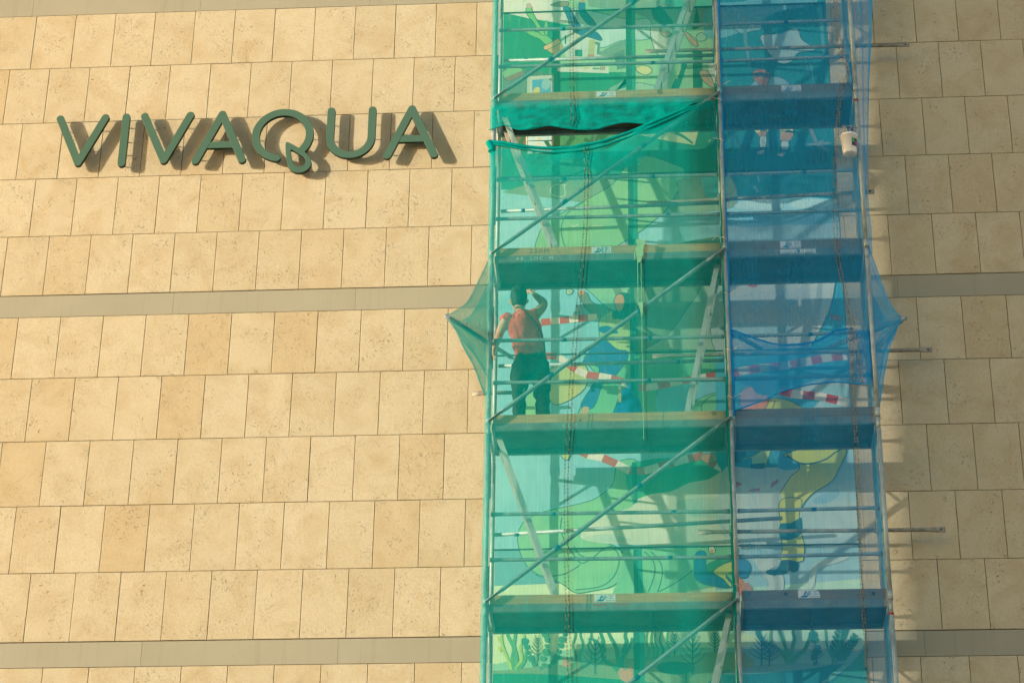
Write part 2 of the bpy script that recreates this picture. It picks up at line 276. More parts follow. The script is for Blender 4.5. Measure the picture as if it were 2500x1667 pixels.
# traced on the wall plane, metres: x along the facade, z above the pavement
MURAL = [
('painted_background','P',(158, 209, 166),0,[(6.05,18.60),(8.85,18.49),(8.78,16.31),(6.09,16.40)]),
('painted_background','P',(138, 166, 146),0,[(7.14,18.56),(8.85,18.49),(8.83,17.83),(8.22,17.87),(7.95,17.97),(7.75,18.07),(7.20,18.19)]),
('painted_background','P',(103, 193, 166),0,[(7.91,18.53),(8.85,18.49),(8.84,18.13),(8.36,18.11),(8.09,18.22)]),
('painted_background','P',(226, 231, 222),0,[(6.05,18.60),(6.72,18.58),(6.95,18.28),(6.98,17.94),(6.47,18.05),(6.06,18.17)]),
('painted_background','P',(52, 146, 110),0,[(6.06,18.18),(6.47,18.05),(6.98,17.92),(6.85,17.89),(6.85,17.26),(7.63,17.23),(7.63,16.66),(6.08,16.71)]),
('painted_background','P',(41, 141, 152),0,[(8.69,18.50),(10.37,18.43),(10.26,16.57),(8.63,16.62)]),
('painted_background','S',(115, 181, 197),0,[(8.61,18.14),(9.02,18.19),(9.42,18.30),(9.86,18.25),(9.90,18.15),(9.79,18.09),(9.41,18.02),(9.03,17.77),(8.60,17.68)]),
('painted_background','P',(72, 142, 103),0,[(6.08,16.55),(8.79,16.46),(8.77,15.91),(6.09,15.99)]),
('painted_background','P',(111, 113, 96),0,[(6.08,16.55),(6.47,16.54),(6.47,15.98),(6.09,15.96)]),
('painted_background','P',(220, 214, 186),0,[(6.46,16.54),(6.78,16.53),(6.78,16.03),(6.47,15.83)]),
('painted_background','P',(56, 142, 115),0,[(6.10,15.78),(6.49,15.92),(7.01,16.16),(7.79,16.37),(8.79,16.41),(8.76,15.63),(6.10,15.72)]),
('painted_background','P',(41, 135, 149),0,[(8.64,16.78),(10.27,16.72),(10.20,15.47),(8.60,15.52)]),
('painted_background','P',(56, 150, 121),0,[(6.11,16.23),(8.86,16.14),(8.84,15.52),(6.12,15.59)]),
('painted_background','P',(158, 214, 227),0,[(6.09,15.67),(8.84,15.40),(8.80,14.38),(6.11,14.45)]),
('painted_background','P',(41, 131, 149),0,[(8.65,16.07),(10.21,16.02),(10.17,15.41),(8.63,15.46)]),
('painted_background','P',(146, 201, 219),0,[(8.63,15.48),(9.15,15.41),(9.59,15.46),(10.17,15.39),(10.12,14.51),(8.61,14.55)]),
('painted_background','P',(141, 208, 227),0,[(6.06,14.56),(8.81,14.48),(8.74,12.48),(6.09,12.54)]),
('painted_background','P',(76, 178, 209),0,[(8.61,14.55),(10.41,14.50),(10.33,13.14),(8.56,13.18)]),
('painted_background','P',(76, 166, 205),0,[(8.57,13.26),(10.33,13.21),(10.29,12.58),(8.55,12.62)]),
('painted_background','P',(150, 209, 224),0,[(6.06,12.78),(8.85,12.72),(8.79,11.14),(6.09,11.18)]),
('painted_background','P',(115, 178, 189),0,[(6.09,11.21),(8.79,11.16),(8.78,10.74),(6.10,10.78)]),
('painted_background','P',(214, 238, 197),0,[(6.10,10.79),(6.88,10.81),(8.78,10.80),(8.76,10.06),(6.11,10.10)]),
('painted_background','P',(158, 203, 219),0,[(8.55,12.62),(10.29,12.58),(10.21,11.19),(8.51,11.22)]),
('painted_background','P',(158, 203, 219),0,[(8.51,11.38),(10.22,11.35),(10.18,10.69),(8.49,10.71)]),
('painted_background','P',(189, 230, 209),0,[(8.49,10.71),(10.18,10.82),(10.14,10.04),(8.47,10.07)]),
('painted_background','P',(146, 205, 174),0,[(6.11,10.10),(8.76,10.14),(8.74,9.48),(6.12,9.51)]),
('painted_background','S',(208, 236, 189),0,[(6.11,10.24),(6.61,10.25),(7.28,10.19),(8.76,10.23),(8.76,10.08),(7.55,10.10),(6.74,10.05),(6.11,9.93)]),
('painted_background','P',(126, 189, 193),0,[(8.47,10.07),(10.13,10.02),(10.10,9.46),(8.46,9.48)]),
('painted_office','S',(189, 224, 227),1,[(6.98,18.15),(7.25,18.12),(7.68,17.98),(7.90,17.99),(7.96,17.83),(7.89,17.69),(7.58,17.68),(7.34,17.59),(7.01,17.75)]),
('painted_office','P',(201, 222, 219),0,[(6.85,17.87),(7.16,17.85),(7.33,17.71),(7.33,17.46),(6.92,17.47)]),
('painted_office','P',(217, 227, 217),0,[(6.83,17.32),(7.43,17.32),(7.43,17.22),(6.83,17.27)]),
('painted_office','P',(189, 197, 135),0,[(7.20,17.71),(7.27,17.71),(7.26,17.50),(7.19,17.50)]),
('painted_office','P',(48, 142, 115),0,[(7.03,17.57),(7.12,17.57),(7.12,17.47),(7.03,17.48)]),
('painted_office','P',(48, 135, 111),0,[(6.91,17.78),(6.93,17.78),(6.93,17.66),(6.91,17.66)]),
('painted_office','P',(201, 209, 158),0,[(7.05,17.79),(7.07,17.78),(7.07,17.67),(7.05,17.67)]),
('painted_office','P',(95, 146, 123),0,[(7.27,17.68),(7.33,17.66),(7.32,17.48),(7.29,17.50),(7.30,17.63),(7.27,17.64)]),
('painted_office','P',(189, 150, 119),0,[(7.18,17.50),(7.26,17.50),(7.26,17.45),(7.18,17.46)]),
('painted_office','P',(201, 209, 150),0,[(7.13,17.33),(7.20,17.33),(7.20,17.29),(7.13,17.29)]),
('painted_office','P',(189, 158, 135),0,[(7.33,17.32),(7.39,17.32),(7.39,17.27),(7.33,17.27)]),
('painted_office','P',(111, 166, 142),0,[(7.24,17.31),(7.34,17.30),(7.34,17.28),(7.24,17.28)]),
('painted_office','S',(60, 115, 166),1,[(6.89,18.20),(6.97,18.18),(7.06,17.98),(7.10,17.91),(7.00,17.90),(6.93,18.07)]),
('painted_office','S',(60, 115, 166),1,[(7.09,18.27),(7.15,18.24),(7.16,18.13),(7.26,17.98),(7.28,17.91),(7.20,17.92),(7.12,18.03),(7.08,18.13)]),
('painted_office','S',(56, 111, 158),1,[(7.00,17.89),(7.22,17.85),(7.32,17.78),(7.35,17.69),(7.21,17.74),(7.06,17.80)]),
('painted_office','S',(150, 139, 115),1,[(6.74,18.23),(6.86,18.28),(6.95,18.27),(6.95,18.21),(6.87,18.20)]),
('painted_office','S',(189, 158, 135),0,[(7.10,18.33),(7.14,18.33),(7.15,18.26),(7.09,18.26)]),
('painted_cactus','S',(128, 197, 123),1,[(6.77,17.70),(6.73,17.76),(6.66,17.82),(6.59,17.84),(6.44,17.90),(6.42,17.87),(6.50,17.80),(6.61,17.74),(6.67,17.67),(6.73,17.65)]),
('painted_cactus','S',(128, 197, 123),1,[(6.45,18.20),(6.51,18.22),(6.53,18.13),(6.60,17.97),(6.68,17.82),(6.63,17.80),(6.54,17.98),(6.46,18.10)]),
('painted_cactus','S',(128, 197, 123),1,[(6.67,17.98),(6.71,17.98),(6.71,17.80),(6.67,17.82)]),
('painted_cactus','S',(201, 178, 166),0,[(6.45,18.25),(6.48,18.27),(6.51,18.25),(6.51,18.20),(6.46,18.20)]),
('painted_cactus','P',(217, 178, 113),1,[(6.69,17.59),(6.86,17.68),(6.91,17.56),(6.82,17.47)]),
('painted_cactus','S',(225, 189, 127),1,[(6.66,17.63),(6.74,17.68),(6.83,17.74),(6.86,17.68),(6.77,17.62),(6.68,17.58)]),
('painted_office','P',(123, 158, 142),0,[(7.29,17.51),(7.63,17.70),(7.63,17.47),(7.39,17.45)]),
('painted_office','P',(99, 139, 127),0,[(7.49,17.49),(7.61,17.55),(7.63,17.29),(7.53,17.27)]),
('painted_diver','S',(214, 225, 214),1,[(7.93,17.85),(8.06,17.87),(8.11,17.71),(8.29,17.77),(8.28,17.62),(8.15,17.46),(8.02,17.46),(7.95,17.62)]),
('painted_diver','S',(56, 100, 91),0,[(7.95,18.13),(8.01,18.12),(8.02,18.16),(8.07,18.15),(8.16,17.99),(8.20,17.91),(8.06,17.90),(7.98,17.97),(7.95,18.06)]),
('painted_diver','S',(201, 164, 131),1,[(8.05,17.84),(8.20,17.82),(8.17,17.74),(8.10,17.71),(8.05,17.76)]),
('painted_diver','S',(220, 230, 224),1,[(8.06,17.86),(8.20,17.83),(8.19,17.76),(8.13,17.79),(8.07,17.78)]),
('painted_diver','S',(201, 156, 125),1,[(8.32,17.78),(8.38,17.75),(8.48,17.61),(8.46,17.56),(8.38,17.64)]),
('painted_diver','P',(48, 111, 96),0,[(8.48,18.14),(8.52,17.84),(8.43,17.80),(8.42,17.85)]),
('painted_diver','P',(41, 119, 100),0,[(8.42,17.52),(8.53,17.52),(8.52,16.94),(8.41,16.95)]),
('painted_diver','P',(41, 119, 100),0,[(8.14,16.95),(8.29,17.33),(8.35,17.32),(8.24,16.95)]),
('painted_diver','P',(189, 205, 119),0,[(8.21,17.13),(8.26,17.29),(8.28,17.27),(8.23,17.11)]),
('painted_office','S',(219, 224, 158),1,[(7.75,17.28),(7.83,17.32),(7.92,17.28),(7.93,17.22),(7.86,17.18),(7.78,17.22)]),
('painted_office','S',(216, 224, 213),0,[(8.60,17.32),(8.67,17.34),(8.70,17.09),(8.63,17.05)]),
('painted_office','S',(197, 166, 139),1,[(8.49,17.20),(8.59,17.21),(8.66,16.98),(8.54,17.06)]),
('painted_office','S',(158, 205, 178),1,[(8.46,17.70),(8.52,17.76),(8.59,17.71),(8.57,17.65),(8.49,17.64)]),
('painted_office','P',(126, 178, 154),1,[(7.41,17.00),(7.62,17.13),(7.70,17.12),(7.49,16.95)]),
('painted_office','P',(158, 201, 178),1,[(7.46,16.96),(7.78,17.08),(7.99,17.02),(7.99,16.91),(7.54,16.88)]),
('painted_office','P',(92, 125, 111),0,[(6.20,17.18),(6.46,17.32),(6.78,17.22),(6.47,17.20)]),
('painted_office','P',(106, 136, 123),0,[(6.19,17.18),(6.47,17.21),(6.47,16.93),(6.19,16.91)]),
('painted_office','P',(200, 210, 197),0,[(6.47,17.21),(6.78,17.22),(6.78,16.91),(6.47,16.92)]),
('painted_office','P',(95, 166, 209),0,[(6.53,17.16),(6.75,17.17),(6.75,16.93),(6.53,16.94)]),
('painted_office','S',(158, 197, 205),0,[(6.64,17.07),(6.67,17.17),(6.74,17.16),(6.74,17.07),(6.69,17.01)]),
('painted_office','S',(219, 205, 103),0,[(6.54,17.00),(6.57,17.05),(6.61,17.05),(6.62,17.01),(6.59,16.93),(6.53,16.93)]),
('painted_office','S',(141, 110, 97),1,[(6.18,17.28),(6.25,17.34),(6.35,17.35),(6.42,17.30),(6.42,17.23),(6.34,17.18),(6.26,17.15),(6.19,17.20)]),
('painted_office','P',(136, 189, 131),0,[(6.18,17.28),(6.25,17.34),(6.35,17.35),(6.42,17.30),(6.20,17.20)]),
('painted_office','P',(41, 115, 96),0,[(7.64,18.54),(7.71,18.54),(7.70,16.81),(7.63,16.82)]),
('painted_office','P',(56, 150, 127),0,[(7.71,18.54),(7.75,18.54),(7.74,16.81),(7.70,16.81)]),
('painted_office','P',(181, 209, 211),1,[(6.48,16.31),(6.77,16.30),(6.78,16.22),(6.48,16.22)]),
('painted_office','P',(181, 209, 211),1,[(6.48,16.38),(6.77,16.38),(6.77,16.31),(6.48,16.31)]),
('painted_office','P',(181, 209, 211),1,[(6.48,16.21),(6.78,16.22),(6.78,16.14),(6.48,16.13)]),
('painted_office','S',(212, 181, 111),0,[(6.60,16.27),(6.64,16.27),(6.62,16.25)]),
('painted_office','S',(212, 181, 111),0,[(6.60,16.34),(6.64,16.34),(6.62,16.32)]),
('painted_seaweed','L',(52, 115, 88),(0.05, 0.03),[(6.693,16.306),(6.746,16.219),(6.824,16.216),(6.916,16.229)]),
('painted_seaweed','L',(52, 115, 88),(0.05, 0.03),[(6.929,16.213),(6.968,16.289),(7.008,16.350),(6.876,16.401)]),
('painted_seaweed','L',(52, 115, 88),(0.05, 0.03),[(7.243,16.233),(7.296,16.340),(7.401,16.383)]),
('painted_seaweed','L',(52, 115, 88),(0.05, 0.03),[(7.139,16.314),(7.217,16.281),(7.244,16.389)]),
('painted_seaweed','L',(52, 115, 88),(0.05, 0.03),[(7.335,16.292),(7.388,16.368),(7.519,16.380),(7.623,16.345)]),
('painted_seaweed','L',(52, 115, 88),(0.05, 0.03),[(6.485,16.042),(6.537,16.102),(6.563,16.163)]),
('painted_seaweed','L',(52, 115, 88),(0.05, 0.03),[(6.512,15.994),(6.603,16.069),(6.668,16.082)]),
('painted_seaweed','L',(52, 115, 88),(0.05, 0.03),[(6.391,16.261),(6.417,16.338),(6.443,16.400)]),
('painted_seaweed','L',(52, 115, 88),(0.05, 0.03),[(6.328,16.016),(6.301,16.156),(6.259,16.297)]),
('painted_office','P',(212, 216, 166),0,[(7.78,16.35),(8.46,16.39),(8.41,16.19),(8.13,16.25)]),
('painted_seaweed','L',(56, 127, 103),(0.05, 0.02),[(8.185,16.373),(8.288,16.307),(8.390,16.211)]),
('painted_office','S',(119, 166, 135),0,[(7.71,15.99),(7.92,16.03),(8.12,15.96),(8.30,15.83),(8.04,15.78),(7.76,15.88)]),
('painted_figure','S',(158, 193, 205),1,[(9.22,17.69),(9.45,17.71),(9.65,17.78),(9.70,17.62),(9.85,17.47),(9.65,17.43),(9.58,17.32),(9.46,17.28),(9.36,17.36),(9.28,17.49)]),
('painted_figure','S',(138, 185, 201),1,[(8.95,17.86),(9.04,17.78),(9.11,17.86),(9.22,17.87),(9.23,17.78),(9.13,17.76),(9.00,17.73),(8.92,17.80)]),
('painted_figure','S',(189, 131, 115),1,[(9.11,17.17),(9.19,17.22),(9.30,17.17),(9.32,17.07),(9.29,16.93),(9.16,16.94),(9.12,17.07)]),
('painted_figure','S',(88, 111, 123),0,[(9.12,17.16),(9.21,17.17),(9.31,17.14),(9.32,17.09),(9.20,17.11),(9.13,17.09)]),
('painted_figure','S',(134, 178, 201),1,[(9.31,17.09),(9.45,17.08),(9.54,16.95),(9.29,16.91)]),
('painted_figure','S',(134, 178, 201),1,[(9.07,16.97),(9.13,17.05),(9.17,17.02),(9.16,16.92)]),
('painted_figure','L',(95, 158, 170),(0.05, 0.03),[(9.042,17.791),(9.047,17.564),(9.078,17.305)]),
('painted_figure','L',(88, 166, 178),(0.06, 0.03),[(9.933,18.084),(9.944,17.757),(9.952,17.401)]),
('painted_figure','L',(95, 166, 174),(0.04, 0.02),[(9.788,17.279),(9.804,17.055)]),
('painted_figure','S',(214, 216, 166),1,[(9.09,16.47),(9.28,16.46),(9.26,16.35),(9.19,16.37),(9.15,16.32),(9.10,16.36)]),
('painted_figure','S',(214, 216, 166),1,[(9.38,16.46),(9.56,16.45),(9.54,16.34),(9.48,16.36),(9.44,16.31),(9.38,16.35)]),
('painted_figure','S',(201, 150, 123),0,[(9.15,16.34),(9.23,16.35),(9.22,16.27),(9.16,16.27)]),
('painted_figure','S',(201, 150, 123),0,[(9.40,16.32),(9.54,16.31),(9.49,16.21),(9.41,16.19)]),
('painted_figure','S',(204, 220, 224),1,[(9.16,16.27),(9.23,16.28),(9.23,16.17),(9.20,16.10),(9.16,16.12)]),
('painted_figure','S',(204, 220, 224),1,[(9.40,16.20),(9.48,16.21),(9.48,16.11),(9.43,16.09),(9.40,16.10)]),
('painted_figure','S',(72, 111, 142),0,[(9.14,16.12),(9.20,16.14),(9.22,16.11),(9.19,16.08),(9.13,16.07)]),
('painted_figure','S',(201, 217, 220),0,[(9.12,16.07),(9.20,16.10),(9.19,16.05),(9.14,16.04)]),
('painted_figure','S',(201, 217, 220),0,[(9.34,16.03),(9.43,16.08),(9.42,16.01),(9.37,16.01)]),
('painted_figure','S',(72, 111, 142),0,[(9.36,16.07),(9.43,16.10),(9.44,16.06),(9.38,16.05)]),
('painted_figure','L',(123, 146, 166),(0.045, 0.045),[(9.745,16.383),(9.812,16.164),(9.948,16.060)]),
('painted_figure','L',(123, 154, 166),(0.035, 0.035),[(9.695,16.153),(9.967,16.167)]),
('painted_figure','L',(123, 154, 166),(0.03, 0.03),[(9.797,16.134),(9.879,16.208)]),
('painted_figure','S',(56, 107, 115),0,[(9.69,16.03),(9.79,16.09),(9.90,16.04),(9.91,15.92),(9.81,15.87),(9.71,15.92)]),
('painted_seaweed','L',(48, 115, 131),(0.05, 0.02),[(8.861,16.319),(8.909,16.209),(8.983,16.099)]),
('painted_seaweed','L',(48, 115, 131),(0.05, 0.02),[(8.982,16.084),(9.051,16.205),(9.068,16.312)]),
('painted_seaweed','L',(48, 115, 131),(0.05, 0.02),[(9.586,16.311),(9.632,16.186),(9.586,16.018)]),
('painted_seaweed','L',(48, 115, 131),(0.05, 0.02),[(8.788,16.090),(8.843,16.181),(8.821,16.290)]),
('painted_seaweed','L',(48, 115, 131),(0.05, 0.02),[(9.263,16.321),(9.270,16.167),(9.257,16.013)]),
('painted_seaweed','L',(48, 115, 131),(0.05, 0.02),[(9.061,16.127),(9.076,16.004)]),
('painted_balloon_hose','P',(133, 167, 139),0,[(6.19,15.62),(6.64,15.77),(7.47,15.77),(7.51,15.68),(7.09,15.46),(6.79,15.52)]),
('painted_balloon_hose','S',(144, 201, 149),1,[(6.57,14.78),(6.62,15.05),(6.72,15.22),(6.88,15.32),(7.09,15.45),(7.46,15.69),(7.62,15.93),(7.84,16.06),(8.14,15.95),(8.29,15.84),(8.21,15.59),(8.08,15.35),(7.99,15.25),(7.75,15.04),(7.50,14.87),(7.31,14.76),(6.72,14.74)]),
('painted_balloon_hose','L',(95, 150, 123),(0.014, 0.014),[(6.928,14.855),(6.884,15.010),(6.883,15.182),(6.957,15.335),(7.136,15.469)]),
('painted_balloon_hose','S',(125, 156, 133),0,[(8.22,15.73),(8.75,15.80),(8.84,15.35),(8.13,15.31),(8.21,15.56)]),
('painted_balloon_hose','S',(88, 178, 178),0,[(8.48,15.78),(8.75,15.82),(8.74,15.47),(8.54,15.46)]),
('painted_balloon_hose','L',(201, 224, 205),(0.012, 0.012),[(6.935,15.694),(6.807,15.706),(6.748,15.638),(6.793,15.558),(6.912,15.554),(6.905,15.695)]),
('painted_balloon_hose','L',(197, 224, 197),(0.012, 0.012),[(6.980,15.170),(7.017,15.143),(7.069,15.173)]),
('painted_balloon_hose','L',(197, 213, 166),(0.012, 0.012),[(7.224,15.141),(7.342,15.142)]),
('painted_balloon_hose','P',(99, 135, 115),0,[(8.09,14.86),(8.34,14.92),(8.69,14.97),(8.69,14.72),(8.09,14.74)]),
('painted_balloon_hose','P',(216, 222, 209),0,[(7.49,14.86),(7.68,14.94),(7.88,14.87),(7.75,14.81)]),
('painted_balloon_hose','P',(189, 107, 97),0,[(7.72,14.93),(7.85,14.88),(7.84,14.85),(7.69,14.85)]),
('painted_balloon_hose','P',(189, 107, 97),0,[(7.52,14.87),(7.60,14.90),(7.59,14.85)]),
('painted_balloon_hose','P',(41, 117, 100),0,[(7.64,16.14),(7.70,16.14),(7.69,14.75),(7.63,14.75)]),
('painted_balloon_hose','P',(52, 150, 131),0,[(7.70,16.14),(7.75,16.14),(7.74,14.75),(7.69,14.75)]),
('painted_figure','S',(169, 209, 219),0,[(8.89,15.40),(9.18,15.43),(9.37,15.40),(9.35,15.30),(9.05,15.30),(8.85,15.33)]),
('painted_figure','S',(169, 209, 219),0,[(9.50,15.40),(9.73,15.42),(9.94,15.37),(9.77,15.30),(9.49,15.32)]),
('painted_figure','S',(158, 197, 217),0,[(8.77,15.09),(9.28,15.11),(10.00,15.14),(9.98,14.78),(8.76,14.82)]),
('painted_figure','S',(115, 178, 209),0,[(8.77,15.25),(9.34,15.21),(10.01,15.26),(10.00,15.11),(9.28,15.09),(8.77,15.11)]),
('painted_figure','L',(111, 166, 197),(0.03, 0.01),[(9.116,15.774),(9.133,15.651)]),
('painted_figure','L',(95, 150, 181),(0.05, 0.03),[(9.066,15.618),(9.114,15.530)]),
('painted_worker','S',(150, 205, 166),1,[(7.13,14.43),(7.69,14.41),(7.68,14.10),(7.45,14.05),(7.26,14.22)]),
('painted_worker','P',(117, 149, 125),0,[(7.41,14.42),(7.51,14.42),(7.58,14.23),(7.50,14.19)]),
('painted_worker','P',(154, 183, 160),0,[(8.36,14.40),(8.80,14.38),(8.78,13.46),(7.65,13.49),(8.05,13.73),(8.25,14.00)]),
('painted_worker','S',(112, 144, 117),1,[(7.69,14.41),(8.41,14.39),(8.25,14.01),(8.05,13.73),(7.79,13.55),(7.68,13.51),(7.62,13.79)]),
('painted_worker','P',(134, 154, 123),0,[(7.87,14.14),(8.26,14.12),(8.23,14.06),(7.87,14.09)]),
('painted_worker','S',(115, 193, 146),1,[(7.13,13.47),(7.45,13.53),(8.78,13.50),(8.77,13.22),(8.22,13.12),(7.93,13.05),(7.88,12.66),(7.13,12.68),(7.09,12.87),(7.27,13.20)]),
('painted_worker','S',(130, 197, 220),0,[(7.95,13.05),(8.23,13.12),(8.77,13.21),(8.76,12.95),(8.50,12.87),(8.23,12.78),(7.93,12.78)]),
('painted_worker','S',(134, 201, 158),1,[(8.26,12.68),(8.30,12.87),(8.48,12.98),(8.68,13.02),(8.76,13.02),(8.75,12.67)]),
('painted_worker','L',(80, 135, 115),(0.014, 0.014),[(8.414,12.741),(8.403,12.851),(8.505,12.960),(8.675,12.987)]),
('painted_worker','L',(80, 135, 115),(0.014, 0.014),[(8.555,12.753),(8.571,12.832),(8.673,12.924)]),
('painted_worker','S',(189, 205, 131),1,[(6.76,13.34),(7.13,13.38),(7.14,13.09),(6.87,12.90),(6.75,12.97)]),
('painted_worker','S',(142, 205, 150),0,[(6.48,12.69),(6.54,13.12),(6.66,13.00),(6.70,12.68)]),
('painted_worker','S',(117, 146, 133),1,[(7.07,14.26),(7.16,14.28),(7.22,14.16),(7.42,14.06),(7.37,13.95),(7.29,13.96),(7.16,14.07)]),
('painted_worker','S',(212, 150, 110),0,[(7.08,14.31),(7.12,14.31),(7.13,14.27),(7.08,14.26)]),
('painted_worker','S',(173, 193, 178),1,[(6.94,14.33),(6.97,14.34),(7.01,14.31),(6.99,14.27),(6.95,14.26),(6.93,14.29)]),
('painted_worker','S',(162, 199, 136),1,[(7.30,13.93),(7.45,14.04),(7.64,13.92),(7.63,13.53),(7.50,13.53),(7.33,13.63)]),
('painted_worker','S',(41, 105, 97),0,[(7.51,14.26),(7.65,14.25),(7.70,14.11),(7.64,13.92),(7.51,13.94),(7.45,13.94),(7.45,14.03),(7.55,14.05),(7.57,14.15)]),
('painted_worker','S',(214, 152, 113),1,[(7.46,14.17),(7.51,14.25),(7.57,14.23),(7.58,14.13),(7.55,14.05),(7.50,14.04)]),
('painted_worker','S',(48, 115, 166),0,[(7.30,13.84),(7.41,13.85),(7.51,13.76),(7.32,13.77)]),
('painted_worker','S',(45, 115, 174),1,[(7.25,13.66),(7.36,13.68),(7.49,13.56),(7.61,13.53),(7.59,13.40),(7.44,13.20),(7.34,13.15),(7.23,12.85),(7.09,12.88),(7.24,13.16),(7.29,13.34),(7.12,13.39),(7.16,13.49)]),
('painted_worker','S',(201, 166, 135),0,[(7.12,12.86),(7.18,12.85),(7.16,12.77),(7.09,12.77)]),
('painted_worker','T',0,(0.085, 6),[(6.653,13.918),(6.813,13.931),(7.016,13.950),(7.277,13.966)]),
('painted_worker','T',0,(0.085, 16),[(6.699,13.500),(6.814,13.497),(6.929,13.413),(7.044,13.314),(7.159,13.254),(7.373,13.217),(7.558,13.157),(7.685,13.082),(7.870,13.086),(8.155,13.143),(8.412,13.185),(8.726,13.249)]),
('painted_worker','P',(41, 115, 100),0,[(7.64,14.41),(7.69,14.41),(7.68,12.66),(7.63,12.66)]),
('painted_worker','P',(52, 150, 131),0,[(7.68,13.95),(7.72,13.95),(7.72,12.66),(7.68,12.66)]),
('painted_figure','S',(175, 189, 195),1,[(8.65,14.55),(9.96,14.52),(9.92,14.33),(9.85,14.02),(9.74,13.78),(9.57,13.49),(9.35,13.35),(8.61,13.37)]),
('painted_figure','S',(209, 220, 219),0,[(9.80,14.52),(9.96,14.52),(9.91,14.32),(9.86,14.09),(9.72,13.75),(9.70,13.80),(9.76,14.09)]),
('painted_figure','S',(209, 220, 219),0,[(9.65,14.49),(9.73,14.49),(9.70,14.17),(9.66,14.04),(9.63,14.13)]),
('painted_figure','S',(185, 80, 92),0,[(8.90,14.39),(9.06,14.39),(9.04,14.30),(8.95,14.32)]),
('painted_figure','P',(169, 111, 119),0,[(9.83,13.94),(9.95,13.91),(9.96,13.84),(9.85,13.88)]),
('painted_figure','S',(150, 185, 201),0,[(8.74,13.84),(9.36,13.82),(9.35,13.72),(8.74,13.72)]),
('painted_figure','P',(84, 178, 209),0,[(8.57,13.48),(10.35,13.53),(10.30,12.65),(8.55,12.69)]),
('painted_figure','T',0,(0.1, 12),[(8.708,13.212),(8.808,13.250),(9.051,13.289),(9.349,13.317),(9.564,13.356),(9.778,13.399),(10.062,13.420)]),
('painted_figure','S',(177, 209, 217),0,[(9.27,12.98),(9.48,13.07),(9.78,13.16),(10.03,13.17),(10.03,12.81),(9.61,12.77),(9.68,12.91),(9.33,12.92)]),
('painted_figure','S',(158, 205, 217),0,[(9.70,13.04),(9.90,13.06),(10.04,12.97),(10.02,12.75),(9.74,12.75)]),
('painted_figure','T',0,(0.1, 6),[(9.252,13.008),(9.390,12.962),(9.586,12.945),(9.753,12.909),(9.987,12.841)]),
('painted_figure','S',(72, 142, 189),0,[(8.82,13.15),(9.29,13.17),(9.43,13.11),(9.20,13.02),(9.14,12.96),(9.03,12.99)]),
('painted_figure','S',(197, 158, 174),1,[(8.81,12.91),(8.84,13.02),(8.94,13.07),(9.00,12.99),(9.07,12.96),(9.11,12.97),(9.12,12.94),(9.11,12.86),(9.04,12.74),(8.88,12.74),(8.82,12.84)]),
('painted_figure','S',(216, 146, 115),0,[(8.91,12.80),(9.01,12.85),(9.12,12.91),(9.11,12.83),(9.06,12.74),(8.90,12.74)]),
('painted_figure','S',(206, 213, 110),1,[(9.10,12.72),(9.12,12.86),(9.17,12.92),(9.30,12.90),(9.41,12.85),(9.51,12.73)]),
('painted_figure','L',(95, 135, 103),(0.012, 0.012),[(9.197,12.891),(9.174,12.828),(9.151,12.781)]),
('painted_hose_loops','S',(141, 205, 156),1,[(6.42,11.30),(6.45,11.46),(6.54,11.56),(6.74,11.64),(7.06,11.71),(7.26,11.78),(7.43,11.94),(7.49,12.19),(7.71,12.18),(7.71,11.72),(7.33,11.55),(7.08,11.35),(7.43,11.23),(7.54,11.10),(7.54,10.92),(7.42,10.77),(7.22,10.72),(7.03,10.70),(6.88,10.81),(6.64,10.91),(6.49,11.06)]),
('painted_hose_loops','S',(68, 166, 123),0,[(7.66,12.19),(8.77,12.16),(8.76,11.79),(8.27,11.84),(7.85,11.80),(7.65,11.71)]),
('painted_hose_loops','S',(209, 221, 202),0,[(7.08,11.34),(7.26,11.55),(7.60,11.65),(7.67,11.74),(7.85,11.81),(8.06,11.84),(8.24,11.93),(8.45,11.97),(8.69,12.04),(8.74,11.26),(8.39,11.22),(7.70,11.23),(7.29,11.26)]),
('painted_hose_loops','S',(189, 213, 197),0,[(7.12,11.32),(7.36,11.36),(7.63,11.28),(7.29,11.27)]),
('painted_hose_loops','S',(185, 209, 197),0,[(8.12,11.72),(8.54,11.75),(8.76,11.67),(8.75,11.52),(8.26,11.55)]),
('painted_hose_loops','P',(128, 199, 158),0,[(7.65,11.18),(8.74,11.19),(8.73,10.78),(8.24,10.71),(7.88,10.58),(7.69,10.58)]),
('painted_hose_loops','S',(128, 201, 158),0,[(7.54,11.16),(7.84,11.18),(8.29,11.17),(8.32,11.13),(7.92,11.09),(7.69,10.65),(7.42,10.66),(7.53,10.95)]),
('painted_hose_loops','L',(80, 135, 115),(0.014, 0.014),[(6.890,11.559),(6.876,11.438),(6.918,11.288),(7.028,11.107),(7.097,11.032),(7.193,11.075),(7.331,11.191),(7.427,11.227)]),
('painted_hose_loops','L',(80, 135, 115),(0.014, 0.014),[(7.014,11.226),(7.069,11.136),(7.124,11.105)]),
('painted_hose_loops','L',(80, 135, 115),(0.014, 0.014),[(6.616,10.907),(6.740,10.890),(6.904,10.910),(7.028,10.974),(7.083,11.017)]),
('painted_hose_loops','L',(80, 135, 115),(0.014, 0.014),[(7.413,11.219),(7.481,11.129),(7.487,11.011),(7.424,10.864),(7.287,10.764),(7.028,10.732)]),
('painted_hose_loops','L',(80, 135, 115),(0.014, 0.014),[(7.756,11.154),(7.837,11.064),(7.865,10.945),(7.832,10.799),(7.790,10.697)]),
('painted_hose_loops','L',(80, 135, 115),(0.014, 0.014),[(7.824,11.153),(7.918,11.033),(7.941,10.915),(7.913,10.768),(7.885,10.696)]),
('painted_hose_loops','L',(80, 135, 115),(0.014, 0.014),[(7.892,10.696),(8.077,10.795),(8.271,10.938)]),
